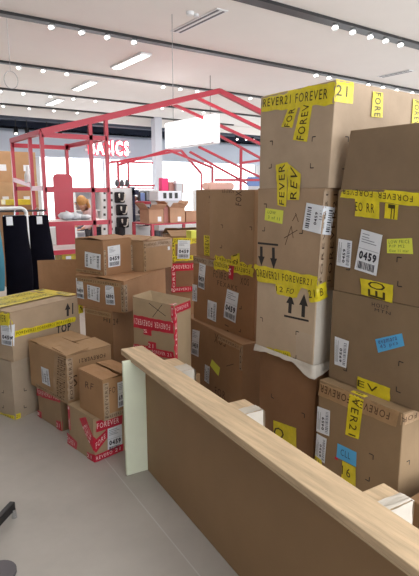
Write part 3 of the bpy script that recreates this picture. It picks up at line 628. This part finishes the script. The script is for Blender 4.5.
# ================================================================== CLOTHES RACK
def rack(x0, x1, y, z, label):
    t = thing('clothes_rack', label, 'clothes rack', ((x0+x1)/2, y, 0))
    m = MB(); r = .018; pts = [(x1, y, 0.03), (x1, y, z-.06)]
    for k in range(6): a = math.pi/2*k/5; pts.append((x1-.06+.06*math.cos(a), y, z-.06+.06*math.sin(a)))
    for k in range(6): a = math.pi/2*(1+k/5); pts.append((x0+.06+.06*math.cos(a), y, z-.06+.06*math.sin(a)))
    pts.append((x0, y, .03)); m.tube(pts, r, WHITE, 10); m.build('frame', t, smooth=True)
    for x in (x0, x1):
        m = MB(); m.box((x-.02, y-.25, 0), (x+.02, y+.25, .03), WHITE); m.build('foot', t)
CLOTH = mat('black_fabric', (14, 14, 24), rough=1.0, var=.2, scale=10, spec=.1); TEAL = mat('teal_fabric', (64, 128, 150), rough=.9, var=.1, scale=8)
def trousers(cx, y, z, top, bot, ln, m_, label, group, tagx):
    t = thing('trousers', label, 'trousers', (cx, y, z-ln), group)
    m = MB()
    m.tube([(cx, y, z-.0), (cx, y, z-.04)], .006, CHROME, 6); m.tube([(cx-top*.45, y, z-.04), (cx+top*.45, y, z-.04)], .007, CHROME, 6)
    m.tube([(cx, y, z-.005), (cx+.02, y, z+.03), (cx-.01, y, z+.045), (cx-.025, y, z+.03)], .004, CHROME, 6); m.build('hanger', t)
    m = MB()
    def leg(u, v):
        a = 2*math.pi*u; wv = top+(bot-top)*v; sk = 1+.10*math.sin(a*4+v*5)*v
        return (cx+math.cos(a)*wv/2*sk+.02*v*math.sin(v*4), y+math.sin(a)*.05*sk*(1+.5*v), z-.045-ln*v)
    m.grid(leg, 28, 14, m_); m.build('garment', t, smooth=True)
    m = MB(); m.box((cx+tagx-.03, y-.075, z-.13), (cx+tagx+.03, y-.07, z-.045), PAPER); m.build('price_tag', t)
rk = at(26, 209, Y=5.35)
rack(rk.x-1.3, rk.x, 5.35, 1.42, 'white tubular clothes rack holding dark trousers at far left')
q = at(14, 208, Y=5.35); trousers(q.x, 5.35, 1.385, .24, .27, 1.0, CLOTH, 'black trousers on the white rack, left of its upright post', None, -.07)
q = at(-8.5, 208, Y=5.3); trousers(q.x, 5.25, 1.385, .09, .13, .72, TEAL, 'teal garment hanging at the extreme left edge of the photo', None, -.06)
q = at(37, 212, Y=5.75); trousers(q.x+.01, 5.75, 1.36, .22, .34, .95, CLOTH, 'black trousers right of the white rack upright, white tag at the waist', None, -.01)
rk2 = at(47, 209, Y=5.75); 
t = thing('clothes_rack', 'dark clothes rail behind the white rack, mostly hidden by trousers', 'clothes rack', (1.2, 5.75, 0))
m = MB(); m.tube([(.4, 5.75, 0), (.4, 5.75, 1.375), (q.x+.1, 5.75, 1.375)], .012, BLACK, 8); m.build('frame', t)
m = MB(); m.box((.36, 5.5, 0), (.44, 6.0, .03), BLACK); m.build('foot', t)

# ================================================================== RED HOUSE-SHAPED FRAMES
def bars(parent, name, lst, wx=.05, wz=.05, m_=None):
    for p, q in lst:
        b = MB(); b.bar(p, q, wx, wz, m_ or REDP); b.build(name, parent)
YA, YB = 6.5, 7.9
hs = thing('house_frame', 'large red steel house-shaped display frame behind the left cartons', 'display frame', (3.4, 7.2, 0))
ap = at(219, 91, Y=YA); ev = at(41, 132, Y=YA); sl = (ap.z-ev.z)/(ap.x-ev.x); xr = ap.x+(ap.x-ev.x)
bars(hs, 'rafter', [(ev, ap), (ap, (xr, YA, ev.z))], .06, .075)
y2 = 7.15
bars(hs, 'rafter', [((ev.x, y2, ev.z), (ap.x, y2, ap.z)), ((ap.x, y2, ap.z), (xr, y2, ev.z)), ((ev.x, YB, ev.z), (ap.x, YB, ap.z)), ((ap.x, YB, ap.z), (xr, YB, ev.z))], .05, .05)
bars(hs, 'ridge_beam', [((ap.x, YA, ap.z), (ap.x, YB, ap.z))]); bars(hs, 'eave_beam', [((ev.x, YA, ev.z), (ev.x, YB, ev.z)), ((xr, YA, ev.z), (xr, YB, ev.z))], .06, .06)
xm = at(90, 130, Y=YA).x; xe = at(106, 130, Y=YA).x; xl = ev.x
bars(hs, 'post', [((xl, YA, 0), (xl, YA, ev.z)), ((xl, 7.0, 0), (xl, 7.0, ev.z)), ((xl, YB, 0), (xl, YB, ev.z)), ((xe, YA, 0), (xe, YA, ap.z-sl*(ap.x-xe))), ((xm, YA, 0), (xm, YA, ap.z-sl*(ap.x-xm))), ((xe-.05, YB, 0), (xe-.05, YB, ev.z)), ((xr, YA, 0), (xr, YA, ev.z)), ((xr, YB, 0), (xr, YB, ev.z))], .045, .045)
zr = 2.27
bars(hs, 'rail', [((xl, YB, zr-.03), (xe, YB, zr-.03)), ((xe, YA, zr), (xe, YB, zr)), ((xl, YA, zr), (xe, YA, zr)), ((xl, YA, 1.60), (xe, YA, 1.60)), ((xl, YB, 1.62), (xe, YB, 1.62)), ((xl, 7.0, 1.66), (xl, YB, 1.75)), ((xl, YA, 1.62), (xl, 7.0, 1.62)), ((xl, YA, 1.17), (xe, YA, 1.17)), ((xl, YA, .80), (xe, YA, .80))], .045, .06)
m = MB(); m.box((xl, YA, 1.185), (xe, YA+.5, 1.20), mat('shelf_white', (224, 214, 214))); m.build('shelf', hs); m = MB(); m.box((xl, YA, .82), (xe, YA+.5, .84), mat('shelf_white', (224, 214, 214))); m.build('shelf', hs)
m = MB(); p0 = at(52.5, 175, Y=YB-.05); p1 = at(71.5, 175, Y=YB-.05); r = .07; z1 = at(60, 174, Y=YB).z
out = [(p0.x, .5), (p1.x, .5)]+[(p1.x-r+r*math.cos(a), z1-r+r*math.sin(a)) for a in [math.pi/2*k/5 for k in range(6)]]+[(p0.x+r+r*math.cos(a), z1-r+r*math.sin(a)) for a in [math.pi/2*(1+k/5) for k in range(6)]]
n0 = len(out); m.poly([(x, YB-.08, z) for x, z in out], REDP); m.poly([(x, YB-.05, z) for x, z in out][::-1], REDP)
for i in range(n0): j = (i+1) % n0; m.poly([(out[i][0], YB-.08, out[i][1]), (out[j][0], YB-.08, out[j][1]), (out[j][0], YB-.05, out[j][1]), (out[i][0], YB-.05, out[i][1])], REDP)
m.build('arched_panel', hs)['label'] = 'red panel with rounded top'
# right-hand rafters of the next frames
h2 = thing('house_frame', 'second red house-shaped frame, smaller, farther back under the lit sign', 'display frame', (7, 11, 0))
a2 = at(168, 150, Y=10.5); e2 = at(118, 165, Y=10.5); b2 = at(181, 150.5, Y=11.6); x2 = 2*a2.x-e2.x
bars(h2, 'rafter', [(e2, a2), (a2, (x2, 10.5, e2.z)), ((e2.x+.3, 11.6, b2.z-(a2.z-e2.z)), b2), (b2, (x2+.4, 11.6, e2.z-.1))], .05, .05); bars(h2, 'ridge_beam', [(a2, b2)], .04, .04)
bars(h2, 'post', [((e2.x, 10.5, 0), e2), ((x2, 10.5, 0), (x2, 10.5, e2.z)), ((x2+.4, 11.6, 0), (x2+.4, 11.6, e2.z-.1))], .04, .04)
bars(h2, 'rail', [((e2.x, 10.5, 1.7), (e2.x+.9, 10.5, 1.7))], .04, .04)
h3 = thing('house_frame', 'third red frame with a slanted rafter and post, left of the tallest carton', 'display frame', (7.5, 8.6, 0))
a3 = at(205, 128, Y=8.6); e3 = at(262, 159, Y=8.6); pt = at(241, 149, Y=8.6); l3 = at(199, 147, Y=9.4); r3 = at(262, 178, Y=9.4)
bars(h3, 'rafter', [(a3, e3), (l3, r3), (at(190, 152, Y=10), at(255, 188, Y=10))], .045, .045); bars(h3, 'post', [((pt.x, 8.6, 0), pt), ((e3.x+.3, 8.6, 0), (e3.x+.3, 8.6, e3.z-.1)), ((l3.x, 9.4, 0), l3), ((a3.x, 8.6, 0), a3)][:2], .045, .045)
bars(h3, 'rail', [(at(241, 163, Y=8.6), at(262, 160, Y=8.6)), (a3, l3), (at(215, 180, Y=8.6), at(262, 180, Y=8.6))], .04, .05)

# ================================================================== SIGNS
GLOWR = mat('sign_red', (226, 40, 70), rough=.4, emit=.5); GLOWW = mat('sign_white', (255, 250, 250), emit=3.0)
s1 = thing('wall_sign', 'glowing BASICS letter sign on the far fascia, left of the column', 'sign', (6, 13.9, 2.7))
pa = at(92, 154, Y=14.0); pb = at(131.5, 141, Y=14.0)
words = text_mesh('BASICS', .05)
for dep, mm, off in ((.0, GLOWR, .022), (-.05, GLOWW, .0)):
    m = MB(); vs, fs = text_mesh('BASICS', .09 if dep == 0 else .03); nb = len(m.v)
    for x, y in vs: m.v.append(Vector((pa.x-off+(pb.x-pa.x+2*off)*x, 14.24+dep, pa.z-off+(pb.z-pa.z+2*off)*y)))
    for f in fs: m.face([nb+i for i in f], mm)
    for v in list(m.v[nb:]): pass
    m.build('letters' if dep else 'halo_backing', s1)
m = MB(); m.box((pa.x-.1, 14.25, pa.z+.1), (pb.x+.1, 14.3, pa.z+.16), WHITE); m.build('mounting_bar', s1)
s2 = thing('light_box', 'overexposed white hanging light-box sign under the red roof ridge', 'sign', (5.6, 8.0, 2.5))
c1 = at(213, 113, Y=7.6); c2 = at(213, 143, Y=7.6); xs = c1.x; yl = at(165, 135, X=xs).y
m = MB(); m.box((xs, 7.6, c2.z), (xs+.16, yl, c1.z), mat('sign_case', (232, 234, 240), rough=.4)); m.build('case', s2, bevel=.01)
m = MB(); m.box((xs-.012, 7.63, c2.z+.03), (xs-.001, yl-.03, c1.z-.03), mat('sign_face', (255, 255, 255), emit=2.6)); m.build('lit_face', s2)
m = MB(); vs, fs = text_mesh('BASICS', .02)
for x, y in vs: m.v.append(Vector((xs-.016, yl-.15-(yl-7.6-.28)*x, c2.z+.09+(c1.z-c2.z-.18)*y)))
for f in fs: m.face(list(f), mat('sign_pink', (255, 206, 214), emit=1.0))
m.build('lettering', s2)
for y in (7.8, yl-.2):
    m = MB(); m.tube([(xs+.08, y, c1.z), (xs+.08, y, 3.6)], .005, BLACK, 5); m.build('suspension_cable', s2)
p = at(172, 14, Z=3.6); q2 = at(172, 96, Y=p.y)
m = MB(); m.tube([(p.x, p.y, 3.6), (p.x, p.y, q2.z)], .004, mat('cable_grey', (150, 150, 152)), 5); tag(m.build('hanging_cable'), 'thin grey cable hanging from the ceiling beside the left air diffuser', 'cable')
p = at(11, 80, Y=6.6); m = MB(); m.tube([(p.x+.08*math.cos(a), 6.6, p.z+.10*math.sin(a)) for a in [2*math.pi*k/20 for k in range(21)]], .004, mat('cable_grey', (150, 150, 152)), 5); m.tube([(p.x, 6.6, p.z+.1), (p.x, 6.6, 3.57)], .003, mat('cable_grey', (150, 150, 152)), 5)
tag(m.build('cable_loop'), 'thin loop of cable hanging from the ceiling at far left', 'cable')

# ================================================================== THINGS IN THE DISTANCE
rnd = random.Random(5)
YK = 9.6
zs = [0, .6, 1.18, 1.74, 2.28]
for ci, (px0, px1) in enumerate(((-12, 16), (16.5, 39))):
    x0, x1 = at(px0, 190, Y=YK).x, at(px1, 190, Y=YK).x
    for k in range(len(zs)-1-(0)):
        c = Carton(('carton in the far left storage pile behind the red frame, ' + ('left' if ci == 0 else 'right') + ' column, ' + ('bottom row', 'second row', 'third row', 'top row')[k]), (x0, YK+.02*k, zs[k]+.001), 0, x1-x0-.01, .5, zs[k+1]-zs[k]-.004, [(196, 150, 104), (186, 140, 96), (204, 160, 114)][(k+ci) % 3], bulge=0)
        if k >= 1: c.decal('shipping_label', 'R', c.rect((x1-x0)*(.62 if ci == 0 else .25+.1*k), .25, .11, .11), PAPER)
        c.done()
m = MB(); a = at(4, 202, Y=8.9); b = at(29, 202, Y=8.9); m.box((a.x, 8.8, a.z-.05), (b.x, 9.1, a.z+.04), YTAPE); tag(m.build('yellow_package', bevel=.01), 'flat yellow package in front of the far left carton pile', 'package')
m = MB(); m.box((a.x-.1, 8.75, 0), (b.x+.1, 9.2, a.z-.05), cardboard((176, 128, 86))); tag(m.build('carton', bevel=.005), 'carton carrying the flat yellow package, behind the clothes rack', 'box')
# small white bottle on the side rail
p = at(39, 181, Y=7.2); m = MB(); m.tube([(xl, 7.2, 1.70), (xl, 7.2, 1.80), (xl, 7.2, 1.84), (xl, 7.2, 1.86), (xl, 7.2, 1.92)], [.045, .045, .03, .018, .018], WHITE, 10); tag(m.build('bottle'), 'white bottle standing on the side rail of the red frame', 'bottle')
# bagged garments on the shelf
GREYB = mat('grey_bag', (196, 204, 212), rough=.3, var=.12, scale=14, bump=.5, bscale=20)
for k in range(3):
    p = at(66+9*k, 217.5, Y=6.75); m = MB(); z0 = 1.20
    def bag(u, v, p=p, k=k):
        a = 2*math.pi*u; b = math.pi*(v-.5); r = 1+.25*noise.noise(Vector((u*5, v*5, k)))
        return (p.x+.10*math.cos(a)*math.cos(b)*r, p.y+.13*math.sin(a)*math.cos(b)*r, z0+.045*(1+math.sin(b))*(1.25-.25*k)*r)
    m.grid(bag, 16, 9, GREYB); tag(m.build('garment_bag', smooth=True), ('grey plastic garment bag on the red frame shelf, left end of the three', 'grey plastic garment bag on the red frame shelf, middle of the three', 'grey plastic garment bag on the red frame shelf, right end of the three')[k], 'bag', 'garment bags on the red shelf')
p = at(60, 262, Y=6.7); q = at(75, 262, Y=6.7); t = thing('yellow_box', 'yellow patterned box with a white tag low on the red frame', 'box', ((p.x+q.x)/2, 6.75, .55))
m = MB(); m.box((p.x, 6.6, .55), (q.x, 6.9, .78), mat('yellow_carton', (196, 176, 56), var=.3, scale=20)); m.build('body', t); m = MB(); m.box((p.x+.05, 6.594, .66), (p.x+.12, 6.599, .73), PAPER); m.build('tag', t)
m = MB(); m.box((p.x-.3, 6.55, 0), (q.x+.3, 6.95, .549), cardboard((170, 124, 84))); tag(m.build('carton'), 'carton under the yellow box, behind the central pile', 'box')

# jewellery wall
YJ = 8.4
ja, jb = at(101, 190, Y=YJ), at(132, 190, Y=YJ); jz = at(110, 188, Y=YJ).z
jd = thing('jewellery_stand', 'white slotted display wall carrying black necklace busts, beside the red frame', 'display stand', ((ja.x+jb.x)/2, YJ, 0))
m = MB(); m.box((ja.x, YJ, 0), (jb.x, YJ+.06, jz), WHITE)
for k in range(7):
    for px in (104.5, 111.5):
        q = at(px, 193+k*7.2, Y=YJ); m.box((q.x-.02, YJ-.004, q.z-.02), (q.x+.02, YJ-.001, q.z+.02), BLACK)
m.build('panel', jd); m = MB(); m.box((jb.x, YJ-.03, 0), (jb.x+.04, YJ+.08, jz+.02), mat('navy_frame', (34, 40, 70))); m.build('side_frame', jd); m = MB(); m.box((jb.x, YJ-.03, jz-.12), (jb.x+.12, YJ+.02, jz-.03), mat('navy_frame', (34, 40, 70))); m.build('bracket', jd)
PEARL = mat('pearl', (240, 236, 226), rough=.3)
for k, (px, py) in enumerate(((120.5, 197.5), (122.5, 210), (123.5, 222.5), (121, 232))):
    q = at(px, py, Y=YJ-.06); t = thing('necklace_bust', ('black necklace bust with white beads, top of the display wall', 'black necklace bust with white beads, second on the display wall', 'black necklace bust with white beads, third on the display wall', 'black bust lowest on the display wall, half hidden by cartons')[k], 'necklace display', (q.x, YJ-.06, q.z-.1), 'necklace busts')
    m = MB(); wv, hv = .095+.012*k*(k < 3), .095
    m.box((q.x-wv, YJ-.05, q.z-hv), (q.x+wv, YJ-.005, q.z+hv), mat('bust_black', (30, 28, 32), rough=.8)); m.tube([(q.x, YJ-.05, q.z-.05), (q.x, YJ-.065, q.z+.08)], [.07, .035], mat('bust_black', (30, 28, 32), rough=.8), 10); m.build('pad', t, bevel=.02)
    if k < 3:
        m = MB()
        for j in range(13):
            a = math.pi*(1+j/12); m.ball((q.x+.055*math.cos(a)+.02, YJ-.085, q.z+.05+.11*math.sin(a)), .018, PEARL, 8, 6)
        m.build('necklace', t)
# racks with accessories on rails between the stand and the column
t = thing('accessory_rail', 'red rail with dark handbags behind the jewellery wall', 'display rail', (4.6, 10.2, 0))
p, q = at(112, 188, Y=10.2), at(133, 187, Y=10.2)
bars(t, 'rail', [((p.x, 10.2, p.z), (q.x+.5, 10.2, p.z)), ((p.x, 10.2, p.z+.55), (q.x+.5, 10.2, p.z+.55))], .035, .035); bars(t, 'post', [((p.x+.15, 10.2, 0), (p.x+.15, 10.2, p.z+.55)), ((q.x-.1, 10.2, 0), (q.x-.1, 10.2, p.z+.55))], .035, .035)
for k, px in enumerate((117, 122, 127)):
    c = at(px, 183.5, Y=10.2); m = MB(); z0 = p.z+.02
    m.ball((c.x, 10.2, z0+.08), (.05, .04, .08), mat('dark_leather', (70, 66, 74), rough=.5), 12, 8); m.tube([(c.x+.04*math.cos(a), 10.2, z0+.14+.08*math.sin(a)) for a in [math.pi*j/8 for j in range(9)]], .007, mat('dark_leather', (70, 66, 74)), 5)
    tag(m.build('handbag', smooth=True), ('dark handbag on the far red rail, left of three', 'dark handbag on the far red rail, middle of three', 'dark handbag on the far red rail, right of three')[k], 'bag', 'handbags on the far rail')

# middle-distance table with open cartons
YT = 6.4
t = thing('display_table', 'red-framed display table carrying open cartons, left of the tall stack', 'table', (4.2, YT, 0))
p = at(151, 224, Y=YT); q = at(205, 221, Y=YT); zt = p.z; zl = at(152, 240, Y=YT).z
m = MB(); m.box((p.x, YT-.02, zt-.02), (q.x, YT+.6, zt), REDP); m.build('table_top', t)
bars(t, 'leg', [((p.x+.02, YT, 0), (p.x+.02, YT, zt-.02)), ((q.x-.02, YT, 0), (q.x-.02, YT, zt-.02)), ((p.x+.02, YT+.58, 0), (p.x+.02, YT+.58, zt-.02)), ((q.x-.02, YT+.58, 0), (q.x-.02, YT+.58, zt-.02))], .04, .04); bars(t, 'rail', [((p.x, YT, zl), (q.x, YT, zl))], .04, .05)
m = MB(); m.box((p.x+.03, YT+.02, zl-.01), (q.x-.03, YT+.57, zl+.01), WHITE); m.build('shelf', t)
def small(label, pxa, pxb, y, z, h, rgb, top='open', d_=.28, flaps=(('L', 130), ('B', 130), ('R', 145))):
    x0, x1 = at(pxa, 215, Y=y).x, at(pxb, 215, Y=y).x
    c = Carton(label, (x0, y, z), 0, x1-x0, d_, h, rgb, bulge=0, top=top)
    if top == 'open':
        for e2_, an in flaps: c.flap(e2_, .12, an)
    c.done(); return c
c = small('open carton with spread flaps on the red table, left one', 149, 163.5, YT+.05, zt+.002, .20, (196, 146, 112)); c.decal('shipping_label', 'R', c.rect(.17, .06, .06, .07), PAPER)
c = small('open carton with spread flaps on the red table, right one', 170, 185, YT+.05, zt+.002, .22, (198, 150, 116)); c.decal('shipping_label', 'R', c.rect(.16, .05, .06, .07), PAPER)
small('plain closed carton on the red table between the two open cartons', 164, 169.5, YT+.1, zt+.002, .24, (200, 130, 120), 'closed')
small('carton at right end of the red table, touching the tall stack', 186, 198, YT+.06, zt+.002, .16, (190, 140, 108), 'closed')
# merchandise on the low shelf
for k, (pxa, pxb, hh, cc, lb) in enumerate(((154, 159, .11, (50, 48, 54), 'dark folded item on the low shelf of the red table'), (162, 171, .10, (214, 206, 200), 'pale boxed item with dark front on the low shelf of the red table'), (173.5, 178, .13, (56, 130, 84), 'green item on the low shelf of the red table'), (181, 187, .12, (40, 40, 48), 'black item at right of the low shelf of the red table'))):
    x0, x1 = at(pxa, 235, Y=YT+.2).x, at(pxb, 235, Y=YT+.2).x; m = MB(); m.box((x0, YT+.15, zl+.012), (x1, YT+.32, zl+hh), mat('merch_%d' % k, cc, rough=.6)); m.box((x0+.01, YT+.146, zl+.04), (x0+.035, YT+.149, zl+.07), BLACK)
    tag(m.build('merchandise_box', bevel=.008), lb, 'merchandise')
x0 = at(188, 225, Y=4.9).x
# things behind the red table
def dbox(name, label, cat, px0, px1, py0, py1, y, d_, rgb, bevel=.01, parts=None, stand=True, z0=None):
    a, b = at(px0, py1, Y=y), at(px1, py0, Y=y)
    if z0 is not None: a.z, stand = z0, False
    mm = mat('far_%d_%d_%d' % rgb, rgb, rough=.5)
    t = thing(name, label, cat, ((a.x+b.x)/2, y+d_/2, 0 if stand else a.z))
    m = MB(); m.box((a.x, y, a.z), (b.x, y+d_, b.z), mm); m.build('body', t, bevel=bevel)
    if stand:
        m = MB(); m.box((a.x+.02, y+.02, 0), (b.x-.02, y+d_-.02, a.z), mat('plinth_grey', (190, 190, 194))); m.build('plinth', t)
    if parts: parts(t, a, b)
    return t
def dark_sq(t, a, b):
    for k in range(3):
        x = b.x-.10-.11*k; m = MB(); m.box((x-.035, 7.39, a.z+.04), (x+.02, 7.399, b.z-.03), BLACK); m.build('slot', t)
dbox('shelf_rack', 'white display rack with dark square openings behind the open cartons', 'rack', 158, 181.5, 191, 201, 7.4, .3, (218, 222, 232), parts=dark_sq)
dbox('pink_box', 'bright pink box on the rack in front of the far window', 'box', 162, 168.5, 178, 191, 7.8, .12, (228, 36, 110))
dbox('brown_box', 'dusty brown box beside the bright pink box near the far window', 'box', 169, 184, 182, 193, 7.8, .3, (176, 122, 112))
dbox('white_sheet_box', 'small white box resting above the brown far box', 'box', 176, 184, 180, 184, 7.7, .1, (236, 238, 244))
def ctop(t, a, b): m = MB(); m.box((a.x-.02, 8.55, b.z), (b.x+.03, 9.15, b.z+.05), REDP); m.build('counter_top', t)
def bezel(t, a, b):
    for x in (a.x-.03, b.x): m = MB(); m.box((x, 8.695, a.z), (x+.03, 8.76, b.z+.02), BLACK); m.build('bezel', t)
dbox('counter', 'white counter with a red top behind the necklace busts', 'counter', 134.5, 150, 204, 240, 8.6, .5, (206, 206, 208), parts=ctop)
ZC = at(140, 204, Y=8.6).z+.051
dbox('monitor', 'small blue-lit monitor on the counter behind the necklace busts', 'monitor', 140.5, 145, 193, 203, 8.7, .05, (118, 150, 206), parts=bezel, z0=ZC)
dbox('brown_box', 'round-cornered brown box on the counter beside the monitor', 'box', 134.5, 139, 196, 203, 8.75, .25, (122, 92, 80), bevel=.05, z0=ZC)
for k, (px, py) in enumerate(((141, 212), (146, 216), (139, 222), (145, 224), (148, 209))):
    q = at(px, py, Y=8.48); m = MB(); m.ball((q.x, 8.50, q.z), (.05, .06, .045), mat('dark_shoe', (48, 46, 52), rough=.5), 10, 6); m.ball((q.x+.05, 8.49, q.z-.015), (.05, .05, .03), mat('dark_shoe', (48, 46, 52)), 10, 6)
    m.box((q.x-.07, 8.45, q.z-.06), (q.x+.11, 8.6, q.z-.045), mat('shelf_white', (224, 214, 214)))
    tag(m.build('shoe', smooth=True), 'dark shoe on a ledge at the front of the white counter', 'shoe', 'shoes on the counter front')
m = MB(); q = at(191, 225, X=2.42); m.box((2.40, q.y-.03, 1.183), (2.50, q.y+.05, 1.25), YNOTE); tag(m.build('yellow_packet', bevel=.005), 'small yellow packet on the open taped-rim carton, against the tall stack', 'packet')
t = thing('carton_roll', 'pinkish wrapped parcel lying on a far shelf above the wide FOX carton', 'parcel', (7.6, 9.3, 1.6)); p, q = at(209, 187, Y=9.3), at(235, 187, Y=9.3)
m = MB(); m.box((p.x, 9.3, p.z-.06), (q.x, 9.6, p.z+.10), mat('pink_parcel', (216, 172, 160), rough=.6)); m.build('body', t, bevel=.05); m = MB(); m.box((p.x-.1, 9.25, 0), (q.x+.5, 9.8, p.z-.06), WHITE); m.build('plinth', t)
dbox('blue_screen', 'small blue screen between the red post and the tallest carton', 'screen', 248, 260, 177, 186, 9.6, .05, (96, 124, 180))

def gondola(label, place, px0, px1, pyt, y, seed):
    a, b = at(px0, pyt, Y=y), at(px1, pyt, Y=y); rnd = random.Random(seed)
    t = thing('display_shelf', label, 'shelf', ((a.x+b.x)/2, y, 0))
    m = MB(); m.box((a.x, y+.36, 0), (b.x, y+.40, a.z), mat('shelf_back', (206, 208, 216))); m.build('back_panel', t)
    for x in (a.x, b.x-.03): m = MB(); m.box((x, y, 0), (x+.03, y+.36, a.z), WHITE); m.build('side_panel', t)
    n = 4
    for k in range(n):
        z = .12+(a.z-.14)*k/(n-1); m = MB(); m.box((a.x+.03, y, z), (b.x-.03, y+.36, z+.025), WHITE); m.build('shelf', t)
        if k == n-1: continue
        x = a.x+.06
        while x < b.x-.2:
            wv = rnd.uniform(.1, .2); hv = rnd.uniform(.12, .28); m = MB(); c = rnd.choice(((70, 66, 76), (196, 190, 188), (120, 92, 84), (150, 150, 160), (60, 74, 96)))
            m.box((x, y+.05, z+.026), (x+wv, y+.3, z+.026+hv), mat('far_stock_%d_%d_%d' % c, c, rough=.6)); o = m.build('merchandise_box', bevel=.01)
            tag(o, 'small box of stock on the %s shelf %s' % (('lowest', 'second', 'third')[k], place), 'merchandise', 'stock on the far shelves'); x += wv+rnd.uniform(.02, .08)
gondola('white far shelf unit behind the blonde person, full of boxes', 'behind the blonde person', 74, 101, 189, 11.6, 2)
gondola('white far shelf unit under the lit sign, left of the pink box', 'under the lit sign', 139, 160, 190, 11.9, 4)

# ================================================================== SHOP ASSISTANT
def skin(name, parent, pts, edges, rad, m_, root=0, lev=2):
    me = bpy.data.meshes.new(name); org = parent.location if parent else Vector((0, 0, 0))
    me.from_pydata([Vector(p) for p in pts], edges, []); o = bpy.data.objects.new(name, me); COL.objects.link(o); o.parent = parent
    sk = o.modifiers.new('skin', 'SKIN'); sk.use_smooth_shade = True
    for i, r in enumerate(rad):
        v = me.skin_vertices[0].data[i]; v.radius = (r, r) if not isinstance(r, tuple) else r; v.use_root = (i == root)
    sb = o.modifiers.new('sub', 'SUBSURF'); sb.levels = lev; sb.render_levels = lev
    me.materials.append(m_); return o
hp = at(81, 203, Y=9.0)
ps = thing('person', 'person with tied blonde hair in a pale pink top, leaning behind the red frame', 'person', (hp.x+.10, 9.1, 0))
SKIN = mat('skin', (222, 172, 146), rough=.5); PINKT = mat('pale_pink_knit', (236, 208, 212), rough=.9, var=.06, scale=12); HAIR = mat('blonde_hair', (196, 146, 84), rough=.5, var=.2, scale=20); DKT = mat('dark_trousers', (42, 42, 52), rough=.8)
hz = hp.z
P = [(0.16, 0, .86), (.14, 0, 1.0), (.07, -.02, 1.16), (.0, -.04, hz-.13), (-.05, -.05, hz-.06), (-.10, -.06, hz+.0),       # pelvis .. head
     (.10, -.19, hz-.16), (.02, -.24, .98), (-.16, -.2, .90), (.10, .13, hz-.16), (.04, .2, .98), (-.14, .18, .92),
     (.17, -.09, .82), (.13, -.10, .46), (.19, -.10, .07), (.08, -.11, .03), (.17, .09, .82), (.2, .10, .46), (.25, .10, .07), (.14, .11, .03)]
E_b = [(0, 1), (1, 2), (2, 3), (3, 4), (4, 5), (2, 6), (6, 7), (7, 8), (2, 9), (9, 10), (10, 11), (0, 12), (12, 13), (13, 14), (14, 15), (0, 16), (16, 17), (17, 18), (18, 19)]
Rb = [.12, .11, .13, .05, .05, .085, .05, .038, .026, .05, .038, .026, .085, .055, .04, .035, .085, .055, .04, .035]
skin('body', ps, P, E_b, Rb, SKIN)
skin('sweater', ps, P[0:3]+[P[3]]+P[6:8]+[(-.12, -.205, .92)]+P[9:11]+[(-.10, .185, .94)], [(0, 1), (1, 2), (2, 3), (2, 4), (4, 5), (5, 6), (2, 7), (7, 8), (8, 9)], [.138, .13, .15, .06, .066, .05, .04, .066, .05, .04], PINKT)
skin('trousers', ps, [P[0]]+P[12:15]+P[16:19], [(0, 1), (1, 2), (2, 3), (0, 4), (4, 5), (5, 6)], [.135, .1, .07, .055, .1, .07, .055], DKT)
m = MB(); hc = Vector(ps.location)+Vector((-.10, -.06, hz+.01))
m.ball(hc+Vector((.025, 0, .03)), (.095, .09, .10), HAIR, 16, 10); m.ball(hc+Vector((.12, .0, .02)), (.05, .045, .045), HAIR, 10, 8); m.tube([hc+Vector((.13, 0, .0)), hc+Vector((.17, .0, -.08)), hc+Vector((.16, 0, -.18))], [.035, .03, .008], HAIR, 8); m.build('hair', ps, smooth=True)
for nm, pts_, mm in (('eye', [(-.085, -.03, .0), (-.085, .03, .0)], BLACK),):
    for q in pts_: m = MB(); m.ball(hc+Vector(q), .01, mm, 8, 6); m.build(nm, ps)
m = MB(); m.ball(hc+Vector((-.095, 0, -.025)), (.016, .011, .02), SKIN, 8, 6); m.build('nose', ps)
m = MB(); m.ball(hc+Vector((-.078, 0, -.06)), (.01, .022, .006), mat('lips', (190, 90, 90)), 8, 6); m.build('mouth', ps)
for sd in (-1, 1):
    for k in range(5):
        bx = Vector(ps.location)+Vector((-.15 if sd > 0 else -.17, (.18 if sd > 0 else -.2)+(k-2)*.016, .915 if sd > 0 else .9)); m = MB()
        ln = (.045, .062, .068, .062, .05)[k]; m.tube([bx, bx+Vector((-ln*.6, 0, -.005)), bx+Vector((-ln, 0, -.02))], [.009, .008, .006], SKIN, 6); m.build('finger', ps)

# ================================================================== FLOOR OBJECT AT LEFT EDGE
t = thing('stand_leg', 'black display stand foot with a chrome tip at the lower left edge', 'stand', (.3, 2.15, 0))
a = at(13, 505, Z=.05); b = at(-30, 551, Z=.05)
m = MB(); m.bar(b, a, .03, .045, BLACK); m.build('foot_bar', t, bevel=.006)
c = at(14, 512, Z=.03); m = MB(); m.tube([c-Vector((0, 0, .03)), c+Vector((0, 0, .015))], [.014, .010], CHROME, 10); m.build('levelling_foot', t)
g = at(4, 552, Z=0); b2_ = at(-2, 575, Z=0); m = MB(); m.tube([(b2_.x, b2_.y, 0), (b2_.x, b2_.y, .012)], .075, mat('dark_base', (92, 88, 94), rough=.5), 28); tag(m.build('round_base'), 'dark grey round stand base at the lower left corner', 'stand base')
